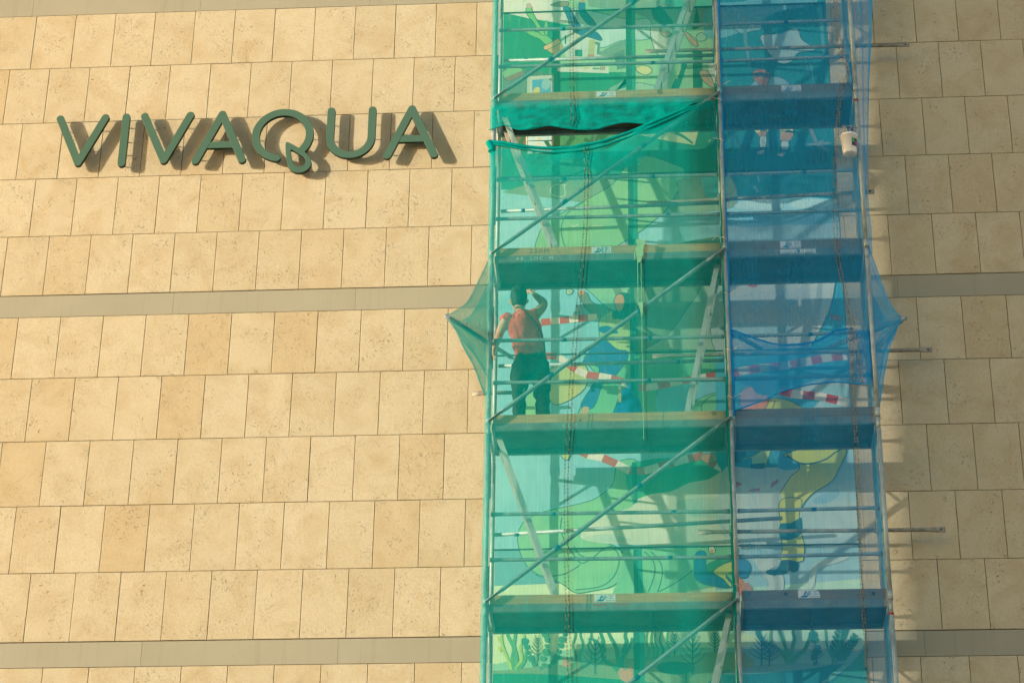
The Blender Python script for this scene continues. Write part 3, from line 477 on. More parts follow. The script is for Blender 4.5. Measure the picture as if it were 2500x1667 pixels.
('painted_hose_loops','S',(45, 123, 174),1,[(8.30,11.13),(8.40,11.13),(8.41,10.96),(8.60,10.87),(8.67,10.76),(8.58,10.73),(8.32,10.80),(8.27,10.94)]),
('painted_hose_loops','S',(56, 150, 119),1,[(8.41,10.99),(8.59,11.07),(8.71,11.08),(8.52,10.94),(8.42,10.91)]),
('painted_hose_loops','S',(193, 209, 123),1,[(8.47,10.91),(8.59,11.00),(8.74,11.03),(8.73,10.93),(8.60,10.87),(8.66,10.77),(8.64,10.74),(8.57,10.83)]),
('painted_hose_loops','S',(222, 224, 205),1,[(8.43,11.18),(8.48,11.20),(8.50,11.14),(8.45,11.11)]),
('painted_hose_loops','S',(208, 158, 96),0,[(8.45,11.16),(8.48,11.16),(8.47,11.12),(8.45,11.12)]),
('painted_hose_loops','T',0,(0.09, 9),[(7.029,12.364),(7.141,12.292),(7.338,12.241),(7.505,12.153),(7.672,12.065),(7.826,12.100),(7.980,12.143),(8.205,12.208),(8.401,12.250)]),
('painted_hose_loops','T',0,(0.075, 4),[(8.455,12.179),(8.523,12.132),(8.646,12.053),(8.669,11.930)]),
('painted_hose_loops','S',(194, 209, 135),1,[(6.85,12.37),(6.99,12.37),(6.97,12.26),(6.94,12.23),(6.89,12.26)]),
('painted_hose_loops','S',(206, 144, 115),1,[(8.37,12.22),(8.41,12.27),(8.55,12.27),(8.65,12.26),(8.65,12.19),(8.52,12.18),(8.45,12.16),(8.40,12.18)]),
('painted_hose_loops','P',(158, 197, 135),1,[(8.59,12.29),(8.74,12.31),(8.73,12.14),(8.62,12.16)]),
('painted_hose_loops','P',(41, 117, 102),0,[(7.64,12.19),(7.69,12.18),(7.69,11.72),(7.64,11.69)]),
('painted_hose_loops','P',(41, 117, 102),0,[(7.64,11.18),(7.68,11.18),(7.69,10.58),(7.64,10.58)]),
('painted_hose_loops','P',(52, 150, 131),0,[(7.68,11.18),(7.73,11.18),(7.74,10.58),(7.69,10.58)]),
('painted_yellow_trousers','S',(64, 158, 174),0,[(8.61,12.46),(9.45,12.45),(9.42,12.14),(9.29,12.06),(8.99,12.09),(8.60,12.06)]),
('painted_yellow_trousers','S',(185, 209, 213),0,[(8.60,12.06),(8.91,12.09),(9.38,12.09),(9.42,12.02),(9.17,11.76),(9.19,11.54),(9.13,11.33),(8.58,11.34)]),
('painted_yellow_trousers','S',(88, 178, 209),0,[(9.13,12.33),(9.22,12.32),(9.42,12.15),(9.41,12.08),(9.21,12.08)]),
('painted_yellow_trousers','S',(185, 209, 142),1,[(8.73,12.19),(8.91,12.23),(9.03,12.30),(9.14,12.36),(9.11,12.25),(9.05,12.10),(8.92,12.10),(8.91,12.21),(8.79,12.17)]),
('painted_yellow_trousers','S',(52, 107, 123),0,[(8.75,12.37),(8.85,12.37),(8.84,12.21),(8.74,12.18)]),
('painted_yellow_trousers','P',(52, 107, 123),0,[(8.90,12.14),(9.06,12.15),(9.04,12.08),(8.90,12.09)]),
('painted_yellow_trousers','S',(201, 211, 105),1,[(9.26,12.24),(9.45,12.31),(9.67,12.39),(9.88,12.39),(9.92,12.30),(9.92,12.24),(9.86,12.11),(9.76,11.93),(9.60,11.82),(9.52,11.76),(9.43,11.64),(9.39,11.47),(9.20,11.48),(9.20,11.63),(9.17,11.69),(9.21,11.81),(9.32,11.98),(9.41,12.06),(9.41,12.14),(9.33,12.20)]),
('painted_yellow_trousers','L',(60, 107, 115),(0.02, 0.016),[(9.289,12.241),(9.409,12.147),(9.547,12.133),(9.702,12.179),(9.802,12.254),(9.902,12.310)]),
('painted_yellow_trousers','L',(134, 150, 119),(0.03, 0.01),[(9.279,11.700),(9.339,11.661)]),
('painted_yellow_trousers','S',(169, 205, 219),0,[(9.44,11.62),(9.63,11.78),(9.84,11.89),(10.04,11.90),(10.01,11.31),(9.40,11.32)]),
('painted_yellow_trousers','S',(142, 193, 217),0,[(9.55,11.71),(9.77,11.83),(9.83,11.77),(9.66,11.65)]),
('painted_yellow_trousers','S',(187, 210, 213),0,[(8.66,11.83),(9.18,11.83),(9.18,11.52),(9.20,11.22),(8.64,11.22)]),
('painted_yellow_trousers','S',(180, 208, 214),0,[(9.44,11.60),(10.04,11.66),(10.02,11.20),(9.44,11.21)]),
('painted_yellow_trousers','S',(201, 211, 105),1,[(9.20,11.71),(9.42,11.72),(9.39,11.53),(9.42,11.45),(9.41,11.32),(9.43,11.21),(9.42,11.07),(9.38,11.01),(9.18,11.03),(9.20,11.16),(9.19,11.28),(9.19,11.44)]),
('painted_yellow_trousers','S',(41, 113, 127),0,[(9.19,11.44),(9.30,11.45),(9.41,11.51),(9.42,11.44),(9.41,11.33),(9.29,11.26),(9.18,11.29)]),
('painted_yellow_trousers','S',(194, 213, 214),0,[(8.88,11.07),(9.03,11.06),(9.17,11.04),(9.18,10.97),(9.06,10.93),(9.09,10.84),(9.05,10.78),(8.95,10.93)]),
('painted_yellow_trousers','S',(194, 214, 216),0,[(9.05,10.81),(9.18,10.87),(9.19,10.70),(9.07,10.69)]),
('painted_yellow_trousers','S',(189, 214, 214),0,[(9.52,10.98),(9.66,11.03),(9.90,11.06),(9.79,11.00),(9.56,10.92),(9.51,10.74),(9.44,10.69),(9.47,10.86)]),
('painted_yellow_trousers','S',(50, 102, 117),0,[(9.19,11.03),(9.35,11.01),(9.35,10.92),(9.30,10.89),(9.26,10.91),(9.22,10.88),(9.11,10.86),(9.03,10.88),(9.03,10.92),(9.14,10.94)]),
('painted_yellow_trousers','P',(173, 96, 107),0,[(8.74,11.94),(8.81,11.91),(8.74,11.87)]),
('painted_yellow_trousers','P',(173, 96, 107),0,[(8.91,11.85),(9.00,11.86),(8.98,11.82),(8.86,11.82)]),
('painted_yellow_trousers','P',(173, 96, 107),0,[(9.10,11.85),(9.12,11.92),(9.19,11.96),(9.19,11.92)]),
('painted_yellow_trousers','L',(197, 213, 217),(0.05, 0.05),[(8.790,11.878),(8.860,11.827)]),
('painted_yellow_trousers','L',(197, 213, 217),(0.05, 0.05),[(8.996,11.836),(9.102,11.872)]),
('painted_yellow_trousers','P',(219, 142, 80),0,[(8.73,10.87),(8.77,10.80),(8.76,10.64),(8.72,10.64)]),
('painted_yellow_trousers','S',(64, 142, 189),1,[(8.73,11.08),(8.83,11.02),(8.86,10.94),(8.81,10.84),(8.73,10.87)]),
('painted_yellow_trousers','S',(189, 142, 119),0,[(8.78,10.80),(8.85,10.75),(8.87,10.71),(8.80,10.64),(8.76,10.67)]),
('painted_seaweed','P',(41, 144, 117),0,[(6.11,9.86),(6.75,9.82),(7.68,9.73),(8.74,9.64),(8.73,9.37),(6.12,9.40)]),
('painted_seaweed','S',(125, 164, 127),0,[(6.11,9.83),(6.48,9.88),(6.88,9.91),(7.15,9.95),(7.82,9.98),(8.76,10.01),(8.74,9.64),(7.63,9.73),(6.75,9.81)]),
('painted_seaweed','P',(41, 123, 105),0,[(7.63,10.37),(7.69,10.37),(7.69,9.49),(7.63,9.49)]),
('painted_seaweed','P',(56, 154, 135),0,[(7.69,10.37),(7.74,10.37),(7.74,9.49),(7.69,9.49)]),
('painted_seaweed','L',(177, 213, 111),(0.036, 0.018),[(6.395,9.856),(6.340,9.956),(6.284,10.099),(6.262,10.214),(6.281,10.329)]),
('painted_seaweed','L',(95, 174, 123),(0.043199999999999995, 0.024),[(6.402,9.856),(6.380,9.984),(6.392,10.098),(6.337,10.213),(6.294,10.343)]),
('painted_seaweed','L',(95, 174, 123),(0.043199999999999995, 0.024),[(6.408,9.856),(6.420,9.998),(6.392,10.127),(6.404,10.241),(6.389,10.356)]),
('painted_seaweed','L',(177, 213, 111),(0.036, 0.018),[(6.415,9.856),(6.475,9.983),(6.460,10.111),(6.499,10.211),(6.457,10.341)]),
('painted_seaweed','L',(95, 174, 123),(0.043199999999999995, 0.018),[(6.422,9.856),(6.502,9.954),(6.521,10.096)]),
('painted_seaweed','S',(197, 213, 103),0,[(6.22,10.23),(6.25,10.21),(6.25,10.16),(6.23,10.18)]),
('painted_seaweed','S',(197, 213, 103),0,[(6.23,10.12),(6.27,10.10),(6.26,10.06),(6.24,10.07)]),
('painted_seaweed','S',(68, 146, 123),0,[(6.66,9.89),(6.67,9.90),(6.69,9.90),(6.70,9.87),(6.68,9.86),(6.66,9.87)]),
('painted_seaweed','S',(68, 146, 123),0,[(6.58,9.94),(6.60,9.95),(6.63,9.95),(6.64,9.91),(6.62,9.89),(6.59,9.90)]),
('painted_seaweed','S',(68, 146, 123),0,[(6.54,10.00),(6.57,10.02),(6.60,10.01),(6.61,9.97),(6.58,9.94),(6.55,9.96)]),
('painted_seaweed','S',(68, 146, 123),0,[(6.53,10.06),(6.54,10.07),(6.57,10.06),(6.57,10.04),(6.55,10.02),(6.53,10.03)]),
('painted_seaweed','S',(68, 146, 123),0,[(6.50,10.13),(6.52,10.14),(6.55,10.13),(6.56,10.10),(6.53,10.08),(6.50,10.09)]),
('painted_seaweed','S',(68, 146, 123),0,[(6.47,10.19),(6.50,10.21),(6.54,10.19),(6.54,10.16),(6.51,10.13),(6.48,10.14)]),
('painted_seaweed','S',(80, 154, 115),0,[(6.68,9.92),(6.70,9.93),(6.72,9.93),(6.73,9.90),(6.71,9.88),(6.69,9.89)]),
('painted_seaweed','S',(80, 154, 115),0,[(6.67,10.00),(6.69,10.01),(6.72,10.00),(6.73,9.97),(6.70,9.95),(6.67,9.96)]),
('painted_seaweed','S',(80, 154, 115),0,[(6.69,10.07),(6.72,10.09),(6.76,10.08),(6.77,10.04),(6.74,10.01),(6.70,10.02)]),
('painted_seaweed','S',(80, 154, 115),0,[(6.71,10.13),(6.73,10.14),(6.75,10.13),(6.76,10.11),(6.74,10.09),(6.72,10.10)]),
('painted_seaweed','S',(80, 154, 115),0,[(6.71,10.20),(6.73,10.21),(6.77,10.20),(6.77,10.17),(6.75,10.15),(6.72,10.16)]),
('painted_seaweed','S',(80, 154, 115),0,[(6.68,10.26),(6.71,10.28),(6.75,10.27),(6.76,10.23),(6.73,10.20),(6.69,10.22)]),
('painted_seaweed','S',(80, 154, 115),0,[(6.69,10.32),(6.71,10.33),(6.73,10.32),(6.74,10.30),(6.72,10.29),(6.70,10.29)]),
('painted_seaweed','S',(68, 146, 123),0,[(6.74,9.90),(6.75,9.92),(6.78,9.91),(6.78,9.89),(6.76,9.87),(6.74,9.88)]),
('painted_seaweed','S',(68, 146, 123),0,[(6.78,9.95),(6.80,9.97),(6.83,9.96),(6.83,9.93),(6.81,9.91),(6.78,9.91)]),
('painted_seaweed','S',(68, 146, 123),0,[(6.80,10.01),(6.82,10.03),(6.86,10.02),(6.87,9.98),(6.84,9.96),(6.80,9.97)]),
('painted_seaweed','S',(68, 146, 123),0,[(6.84,10.07),(6.85,10.08),(6.88,10.07),(6.88,10.05),(6.86,10.03),(6.84,10.04)]),
('painted_seaweed','S',(68, 146, 123),0,[(6.85,10.13),(6.87,10.15),(6.90,10.14),(6.91,10.11),(6.88,10.09),(6.86,10.10)]),
('painted_seaweed','S',(68, 146, 123),0,[(6.86,10.20),(6.88,10.22),(6.92,10.21),(6.93,10.17),(6.90,10.15),(6.86,10.16)]),
('painted_seaweed','S',(68, 146, 123),0,[(6.90,10.25),(6.91,10.26),(6.94,10.26),(6.94,10.23),(6.92,10.22),(6.90,10.22)]),
('painted_seaweed','S',(68, 146, 123),0,[(6.90,10.32),(6.92,10.34),(6.96,10.33),(6.96,10.30),(6.94,10.28),(6.91,10.28)]),
('painted_seaweed','L',(88, 162, 127),(0.0252, 0.012),[(7.013,9.890),(7.034,10.004),(7.000,10.118),(7.030,10.232),(7.014,10.333)]),
('painted_seaweed','L',(88, 162, 127),(0.0252, 0.012),[(7.094,9.889),(7.074,10.003),(7.108,10.116),(7.079,10.231),(7.095,10.332)]),
('painted_seaweed','L',(88, 162, 127),(0.0252, 0.012),[(7.175,9.888),(7.195,10.001),(7.162,10.116),(7.192,10.230),(7.176,10.330)]),
('painted_seaweed','L',(68, 146, 123),(0.0504, 0.018),[(7.469,9.842),(7.416,9.899),(7.323,9.957),(7.296,10.085),(7.230,10.172),(7.162,10.187)]),
('painted_seaweed','L',(68, 146, 123),(0.054, 0.021),[(7.482,9.842),(7.470,9.969),(7.445,10.097),(7.392,10.198),(7.352,10.299)]),
('painted_seaweed','L',(68, 146, 123),(0.0504, 0.018),[(7.496,9.856),(7.524,9.997),(7.593,10.110),(7.614,10.195)]),
('painted_seaweed','L',(68, 146, 123),(0.043199999999999995, 0.018),[(7.511,10.025),(7.553,10.139),(7.540,10.225),(7.568,10.310)]),
('painted_seaweed','L',(68, 146, 123),(0.043199999999999995, 0.018),[(7.323,10.042),(7.310,10.171),(7.271,10.300)]),
('painted_seaweed','S',(201, 154, 131),0,[(7.47,9.81),(7.50,9.87),(7.55,9.84),(7.60,9.90),(7.62,9.80),(7.60,9.71),(7.51,9.73)]),
('painted_seaweed','S',(201, 158, 135),0,[(6.89,9.92),(6.92,9.98),(6.96,9.95),(6.97,9.89),(6.91,9.89)]),
('painted_seaweed','L',(52, 115, 115),(0.018, 0.01),[(7.234,9.803),(7.236,10.172)]),
('painted_seaweed','L',(52, 115, 115),(0.012, 0.006),[(7.235,9.894),(7.170,9.939),(7.120,9.999)]),
('painted_seaweed','L',(52, 115, 115),(0.012, 0.006),[(7.235,9.894),(7.300,9.938),(7.350,9.996)]),
('painted_seaweed','L',(52, 115, 115),(0.012, 0.006),[(7.235,9.950),(7.182,9.995),(7.140,10.054)]),
('painted_seaweed','L',(52, 115, 115),(0.012, 0.006),[(7.235,9.950),(7.289,9.993),(7.332,10.052)]),
('painted_seaweed','L',(52, 115, 115),(0.012, 0.006),[(7.235,10.005),(7.194,10.050),(7.159,10.110)]),
('painted_seaweed','L',(52, 115, 115),(0.012, 0.006),[(7.235,10.005),(7.278,10.049),(7.313,10.108)]),
('painted_seaweed','L',(52, 115, 115),(0.012, 0.006),[(7.236,10.060),(7.205,10.105),(7.179,10.165)]),
('painted_seaweed','L',(52, 115, 115),(0.012, 0.006),[(7.236,10.060),(7.267,10.104),(7.294,10.163)]),
('painted_seaweed','L',(52, 115, 115),(0.012, 0.006),[(7.236,10.116),(7.217,10.161),(7.198,10.221)]),
('painted_seaweed','L',(52, 115, 115),(0.012, 0.006),[(7.236,10.116),(7.255,10.160),(7.275,10.220)]),
('painted_seaweed','L',(95, 135, 103),(0.018, 0.01),[(6.637,9.952),(6.635,10.209)]),
('painted_seaweed','L',(95, 135, 103),(0.012, 0.006),[(6.636,10.016),(6.595,10.047),(6.563,10.089)]),
('painted_seaweed','L',(95, 135, 103),(0.012, 0.006),[(6.636,10.016),(6.677,10.046),(6.709,10.087)]),
('painted_seaweed','L',(95, 135, 103),(0.012, 0.006),[(6.636,10.055),(6.602,10.086),(6.575,10.127)]),
('painted_seaweed','L',(95, 135, 103),(0.012, 0.006),[(6.636,10.055),(6.670,10.085),(6.696,10.126)]),
('painted_seaweed','L',(95, 135, 103),(0.012, 0.006),[(6.636,10.093),(6.609,10.124),(6.586,10.166)]),
('painted_seaweed','L',(95, 135, 103),(0.012, 0.006),[(6.636,10.093),(6.662,10.124),(6.684,10.164)]),
('painted_seaweed','L',(95, 135, 103),(0.012, 0.006),[(6.635,10.132),(6.616,10.163),(6.598,10.204)]),
('painted_seaweed','L',(95, 135, 103),(0.012, 0.006),[(6.635,10.132),(6.655,10.162),(6.671,10.203)]),
('painted_seaweed','L',(95, 135, 103),(0.012, 0.006),[(6.635,10.170),(6.623,10.201),(6.610,10.243)]),
('painted_seaweed','L',(95, 135, 103),(0.012, 0.006),[(6.635,10.170),(6.647,10.201),(6.659,10.242)]),
('painted_seaweed','L',(56, 111, 107),(0.018, 0.01),[(8.229,9.789),(8.239,10.214)]),
('painted_seaweed','L',(56, 111, 107),(0.012, 0.006),[(8.232,9.895),(8.158,9.947),(8.102,10.016)]),
('painted_seaweed','L',(56, 111, 107),(0.012, 0.006),[(8.232,9.895),(8.308,9.945),(8.367,10.012)]),
('painted_seaweed','L',(56, 111, 107),(0.012, 0.006),[(8.233,9.959),(8.173,10.010),(8.126,10.079)]),
('painted_seaweed','L',(56, 111, 107),(0.012, 0.006),[(8.233,9.959),(8.296,10.009),(8.346,10.076)]),
('painted_seaweed','L',(56, 111, 107),(0.012, 0.006),[(8.235,10.022),(8.187,10.074),(8.149,10.143)]),
('painted_seaweed','L',(56, 111, 107),(0.012, 0.006),[(8.235,10.022),(8.284,10.073),(8.326,10.140)]),
('painted_seaweed','L',(56, 111, 107),(0.012, 0.006),[(8.236,10.086),(8.202,10.138),(8.173,10.207)]),
('painted_seaweed','L',(56, 111, 107),(0.012, 0.006),[(8.236,10.086),(8.273,10.137),(8.306,10.205)]),
('painted_seaweed','L',(56, 111, 107),(0.012, 0.006),[(8.238,10.150),(8.217,10.202),(8.196,10.271)]),
('painted_seaweed','L',(56, 111, 107),(0.012, 0.006),[(8.238,10.150),(8.261,10.201),(8.285,10.270)]),
('painted_seaweed','L',(64, 123, 107),(0.018, 0.01),[(8.047,9.990),(8.052,10.231)]),
('painted_seaweed','L',(64, 123, 107),(0.012, 0.006),[(8.048,10.050),(8.007,10.079),(7.977,10.118)]),
('painted_seaweed','L',(64, 123, 107),(0.012, 0.006),[(8.048,10.050),(8.089,10.078),(8.122,10.116)]),
('painted_seaweed','L',(64, 123, 107),(0.012, 0.006),[(8.049,10.086),(8.015,10.116),(7.990,10.155)]),
('painted_seaweed','L',(64, 123, 107),(0.012, 0.006),[(8.049,10.086),(8.083,10.115),(8.110,10.153)]),
('painted_seaweed','L',(64, 123, 107),(0.012, 0.006),[(8.049,10.122),(8.023,10.152),(8.002,10.191)]),
('painted_seaweed','L',(64, 123, 107),(0.012, 0.006),[(8.049,10.122),(8.077,10.151),(8.099,10.189)]),
('painted_seaweed','L',(64, 123, 107),(0.012, 0.006),[(8.050,10.159),(8.031,10.188),(8.015,10.227)]),
('painted_seaweed','L',(64, 123, 107),(0.012, 0.006),[(8.050,10.159),(8.070,10.187),(8.088,10.226)]),
('painted_seaweed','L',(64, 123, 107),(0.012, 0.006),[(8.051,10.195),(8.039,10.224),(8.028,10.263)]),
('painted_seaweed','L',(64, 123, 107),(0.012, 0.006),[(8.051,10.195),(8.064,10.224),(8.077,10.263)]),
('painted_seaweed','L',(68, 123, 107),(0.018, 0.01),[(8.462,10.026),(8.468,10.240)]),
('painted_seaweed','L',(68, 123, 107),(0.012, 0.006),[(8.463,10.079),(8.423,10.106),(8.393,10.140)]),
('painted_seaweed','L',(68, 123, 107),(0.012, 0.006),[(8.463,10.079),(8.505,10.104),(8.537,10.138)]),
('painted_seaweed','L',(68, 123, 107),(0.012, 0.006),[(8.464,10.111),(8.431,10.137),(8.406,10.172)]),
('painted_seaweed','L',(68, 123, 107),(0.012, 0.006),[(8.464,10.111),(8.499,10.137),(8.526,10.170)]),
('painted_seaweed','L',(68, 123, 107),(0.012, 0.006),[(8.465,10.143),(8.440,10.169),(8.419,10.204)]),
('painted_seaweed','L',(68, 123, 107),(0.012, 0.006),[(8.465,10.143),(8.493,10.169),(8.515,10.203)]),
('painted_seaweed','L',(68, 123, 107),(0.012, 0.006),[(8.466,10.175),(8.448,10.201),(8.432,10.236)]),
('painted_seaweed','L',(68, 123, 107),(0.012, 0.006),[(8.466,10.175),(8.486,10.201),(8.504,10.235)]),
('painted_seaweed','L',(68, 123, 107),(0.012, 0.006),[(8.467,10.208),(8.456,10.233),(8.445,10.268)]),
('painted_seaweed','L',(68, 123, 107),(0.012, 0.006),[(8.467,10.208),(8.480,10.233),(8.493,10.267)]),
('painted_seaweed','L',(72, 119, 111),(0.018, 0.01),[(8.160,9.706),(8.164,9.875)]),
('painted_seaweed','L',(72, 119, 111),(0.012, 0.006),[(8.161,9.748),(8.114,9.769),(8.079,9.797)]),
('painted_seaweed','L',(72, 119, 111),(0.012, 0.006),[(8.161,9.748),(8.209,9.768),(8.246,9.794)]),
('painted_seaweed','L',(72, 119, 111),(0.012, 0.006),[(8.162,9.774),(8.123,9.794),(8.093,9.822)]),
('painted_seaweed','L',(72, 119, 111),(0.012, 0.006),[(8.162,9.774),(8.202,9.793),(8.233,9.820)]),
('painted_seaweed','L',(72, 119, 111),(0.012, 0.006),[(8.163,9.799),(8.132,9.819),(8.108,9.847)]),
('painted_seaweed','L',(72, 119, 111),(0.012, 0.006),[(8.163,9.799),(8.194,9.819),(8.220,9.845)]),
('painted_seaweed','L',(72, 119, 111),(0.012, 0.006),[(8.163,9.824),(8.141,9.845),(8.122,9.872)]),
('painted_seaweed','L',(72, 119, 111),(0.012, 0.006),[(8.163,9.824),(8.186,9.844),(8.206,9.871)]),
('painted_seaweed','L',(72, 119, 111),(0.012, 0.006),[(8.164,9.849),(8.150,9.870),(8.137,9.897)]),
('painted_seaweed','L',(72, 119, 111),(0.012, 0.006),[(8.164,9.849),(8.178,9.870),(8.193,9.896)]),
('painted_seaweed','L',(95, 166, 111),(0.0288, 0.012),[(7.765,9.951),(7.785,10.064),(7.752,10.164),(7.784,10.321)]),
('painted_seaweed','L',(95, 166, 111),(0.0288, 0.012),[(7.818,9.950),(7.839,10.063),(7.806,10.164),(7.838,10.321)]),
('painted_seaweed','L',(95, 166, 111),(0.0288, 0.012),[(7.859,9.950),(7.879,10.063),(7.846,10.163),(7.878,10.320)]),
('painted_seaweed','L',(68, 146, 123),(0.0288, 0.012),[(7.912,9.949),(7.933,10.062),(7.900,10.162),(7.932,10.319)]),
('painted_seaweed','L',(95, 166, 111),(0.0288, 0.012),[(7.979,9.948),(8.000,10.061),(7.967,10.161),(8.000,10.318)]),
('painted_seaweed','S',(56, 127, 115),0,[(7.87,9.89),(8.02,9.93),(8.22,9.90),(8.24,9.83),(8.06,9.79),(7.90,9.82)]),
('painted_seaweed','S',(41, 136, 149),0,[(8.47,9.79),(8.93,9.81),(9.46,9.86),(9.77,9.89),(9.91,9.99),(10.05,10.15),(10.14,10.19),(10.10,9.40),(8.46,9.42)]),
('painted_seaweed','S',(111, 166, 174),0,[(8.53,9.79),(8.87,9.87),(9.23,9.90),(9.60,9.88),(9.80,9.91),(9.46,9.84),(8.93,9.79)]),
('painted_seaweed','S',(107, 178, 178),0,[(9.54,9.69),(9.76,9.87),(9.91,9.99),(10.01,10.12),(9.99,10.05),(9.84,9.88),(9.60,9.69)]),
('painted_seaweed','S',(60, 154, 146),0,[(9.61,9.63),(9.84,9.87),(10.05,10.09),(10.14,10.10),(10.10,9.40),(9.51,9.41)]),
('painted_seaweed','L',(52, 135, 127),(0.036, 0.06),[(8.995,10.061),(8.945,10.147),(8.908,10.233),(8.939,10.347)]),
('painted_seaweed','L',(72, 150, 123),(0.0504, 0.036),[(9.214,9.889),(9.152,10.002),(9.075,10.074),(9.004,10.118)]),
('painted_seaweed','L',(80, 158, 123),(0.043199999999999995, 0.024),[(9.214,9.889),(9.205,10.002),(9.170,10.116),(9.135,10.230),(9.098,10.316)]),
('painted_seaweed','L',(88, 162, 123),(0.043199999999999995, 0.024),[(9.220,9.889),(9.246,10.029),(9.279,10.157),(9.269,10.242),(9.313,10.327)]),
('painted_seaweed','L',(80, 154, 127),(0.0504, 0.03),[(9.227,9.889),(9.311,9.986),(9.380,10.042),(9.424,10.140),(9.455,10.225)]),
('painted_seaweed','S',(56, 139, 131),0,[(9.46,9.90),(9.47,9.91),(9.50,9.90),(9.50,9.88),(9.48,9.86),(9.46,9.87)]),
('painted_seaweed','S',(56, 139, 131),0,[(9.44,9.97),(9.46,9.99),(9.49,9.98),(9.50,9.95),(9.47,9.92),(9.44,9.93)]),
('painted_seaweed','S',(56, 139, 131),0,[(9.46,10.03),(9.49,10.05),(9.53,10.04),(9.54,10.00),(9.50,9.97),(9.46,9.98)]),
('painted_seaweed','S',(56, 139, 131),0,[(9.49,10.08),(9.51,10.09),(9.53,10.09),(9.54,10.06),(9.52,10.04),(9.49,10.05)]),
('painted_seaweed','S',(56, 139, 131),0,[(9.46,10.16),(9.48,10.17),(9.52,10.16),(9.52,10.13),(9.50,10.11),(9.46,10.12)]),
('painted_seaweed','S',(56, 139, 131),0,[(9.43,10.22),(9.46,10.24),(9.50,10.23),(9.51,10.18),(9.47,10.15),(9.43,10.17)]),
('painted_seaweed','S',(56, 139, 131),0,[(9.44,10.28),(9.46,10.29),(9.48,10.29),(9.49,10.26),(9.47,10.24),(9.44,10.25)]),
('painted_seaweed','L',(52, 119, 142),(0.018, 0.01),[(8.934,9.864),(8.946,10.176)]),
('painted_seaweed','L',(52, 119, 142),(0.012, 0.006),[(8.937,9.942),(8.864,9.980),(8.808,10.031)]),
('painted_seaweed','L',(52, 119, 142),(0.012, 0.006),[(8.937,9.942),(9.013,9.978),(9.072,10.027)]),
('painted_seaweed','L',(52, 119, 142),(0.012, 0.006),[(8.939,9.988),(8.878,10.027),(8.832,10.077)]),
('painted_seaweed','L',(52, 119, 142),(0.012, 0.006),[(8.939,9.988),(9.002,10.025),(9.052,10.074)]),
('painted_seaweed','L',(52, 119, 142),(0.012, 0.006),[(8.940,10.035),(8.893,10.073),(8.856,10.124)]),
('painted_seaweed','L',(52, 119, 142),(0.012, 0.006),[(8.940,10.035),(8.990,10.072),(9.032,10.121)]),
('painted_seaweed','L',(52, 119, 142),(0.012, 0.006),[(8.942,10.082),(8.908,10.120),(8.879,10.170)]),
('painted_seaweed','L',(52, 119, 142),(0.012, 0.006),[(8.942,10.082),(8.979,10.119),(9.012,10.168)]),
('painted_seaweed','L',(52, 119, 142),(0.012, 0.006),[(8.944,10.129),(8.923,10.167),(8.903,10.217)]),
('painted_seaweed','L',(52, 119, 142),(0.012, 0.006),[(8.944,10.129),(8.967,10.166),(8.991,10.216)]),
('painted_seaweed','L',(52, 115, 139),(0.018, 0.01),[(9.013,9.863),(9.024,10.118)]),
('painted_seaweed','L',(52, 115, 139),(0.012, 0.006),[(9.016,9.927),(8.956,9.958),(8.911,9.999)]),
('painted_seaweed','L',(52, 115, 139),(0.012, 0.006),[(9.016,9.927),(9.078,9.956),(9.126,9.996)]),
('painted_seaweed','L',(52, 115, 139),(0.012, 0.006),[(9.017,9.965),(8.968,9.996),(8.930,10.037)]),
('painted_seaweed','L',(52, 115, 139),(0.012, 0.006),[(9.017,9.965),(9.069,9.995),(9.110,10.035)]),
('painted_seaweed','L',(52, 115, 139),(0.012, 0.006),[(9.019,10.003),(8.981,10.034),(8.950,10.075)]),
('painted_seaweed','L',(52, 115, 139),(0.012, 0.006),[(9.019,10.003),(9.060,10.033),(9.094,10.073)]),
('painted_seaweed','L',(52, 115, 139),(0.012, 0.006),[(9.021,10.041),(8.993,10.072),(8.969,10.113)]),
('painted_seaweed','L',(52, 115, 139),(0.012, 0.006),[(9.021,10.041),(9.051,10.071),(9.077,10.112)]),
('painted_seaweed','L',(52, 115, 139),(0.012, 0.006),[(9.022,10.079),(9.005,10.110),(8.989,10.151)]),
('painted_seaweed','L',(52, 115, 139),(0.012, 0.006),[(9.022,10.079),(9.041,10.110),(9.061,10.150)]),
('painted_seaweed','L',(52, 111, 146),(0.018, 0.01),[(9.492,9.885),(9.502,10.097)]),
('painted_seaweed','L',(52, 111, 146),(0.012, 0.006),[(9.494,9.938),(9.455,9.964),(9.426,9.998)]),
('painted_seaweed','L',(52, 111, 146),(0.012, 0.006),[(9.494,9.938),(9.536,9.963),(9.569,9.996)]),
('painted_seaweed','L',(52, 111, 146),(0.012, 0.006),[(9.496,9.969),(9.464,9.995),(9.439,10.030)]),
('painted_seaweed','L',(52, 111, 146),(0.012, 0.006),[(9.496,9.969),(9.531,9.994),(9.558,10.028)]),
('painted_seaweed','L',(52, 111, 146),(0.012, 0.006),[(9.497,10.001),(9.472,10.027),(9.453,10.061)]),
('painted_seaweed','L',(52, 111, 146),(0.012, 0.006),[(9.497,10.001),(9.525,10.026),(9.548,10.060)]),
('painted_seaweed','L',(52, 111, 146),(0.012, 0.006),[(9.499,10.033),(9.481,10.059),(9.466,10.093)]),
('painted_seaweed','L',(52, 111, 146),(0.012, 0.006),[(9.499,10.033),(9.519,10.058),(9.538,10.092)]),
('painted_seaweed','L',(52, 111, 146),(0.012, 0.006),[(9.501,10.065),(9.490,10.090),(9.480,10.125)]),
('painted_seaweed','L',(52, 111, 146),(0.012, 0.006),[(9.501,10.065),(9.514,10.090),(9.527,10.124)]),
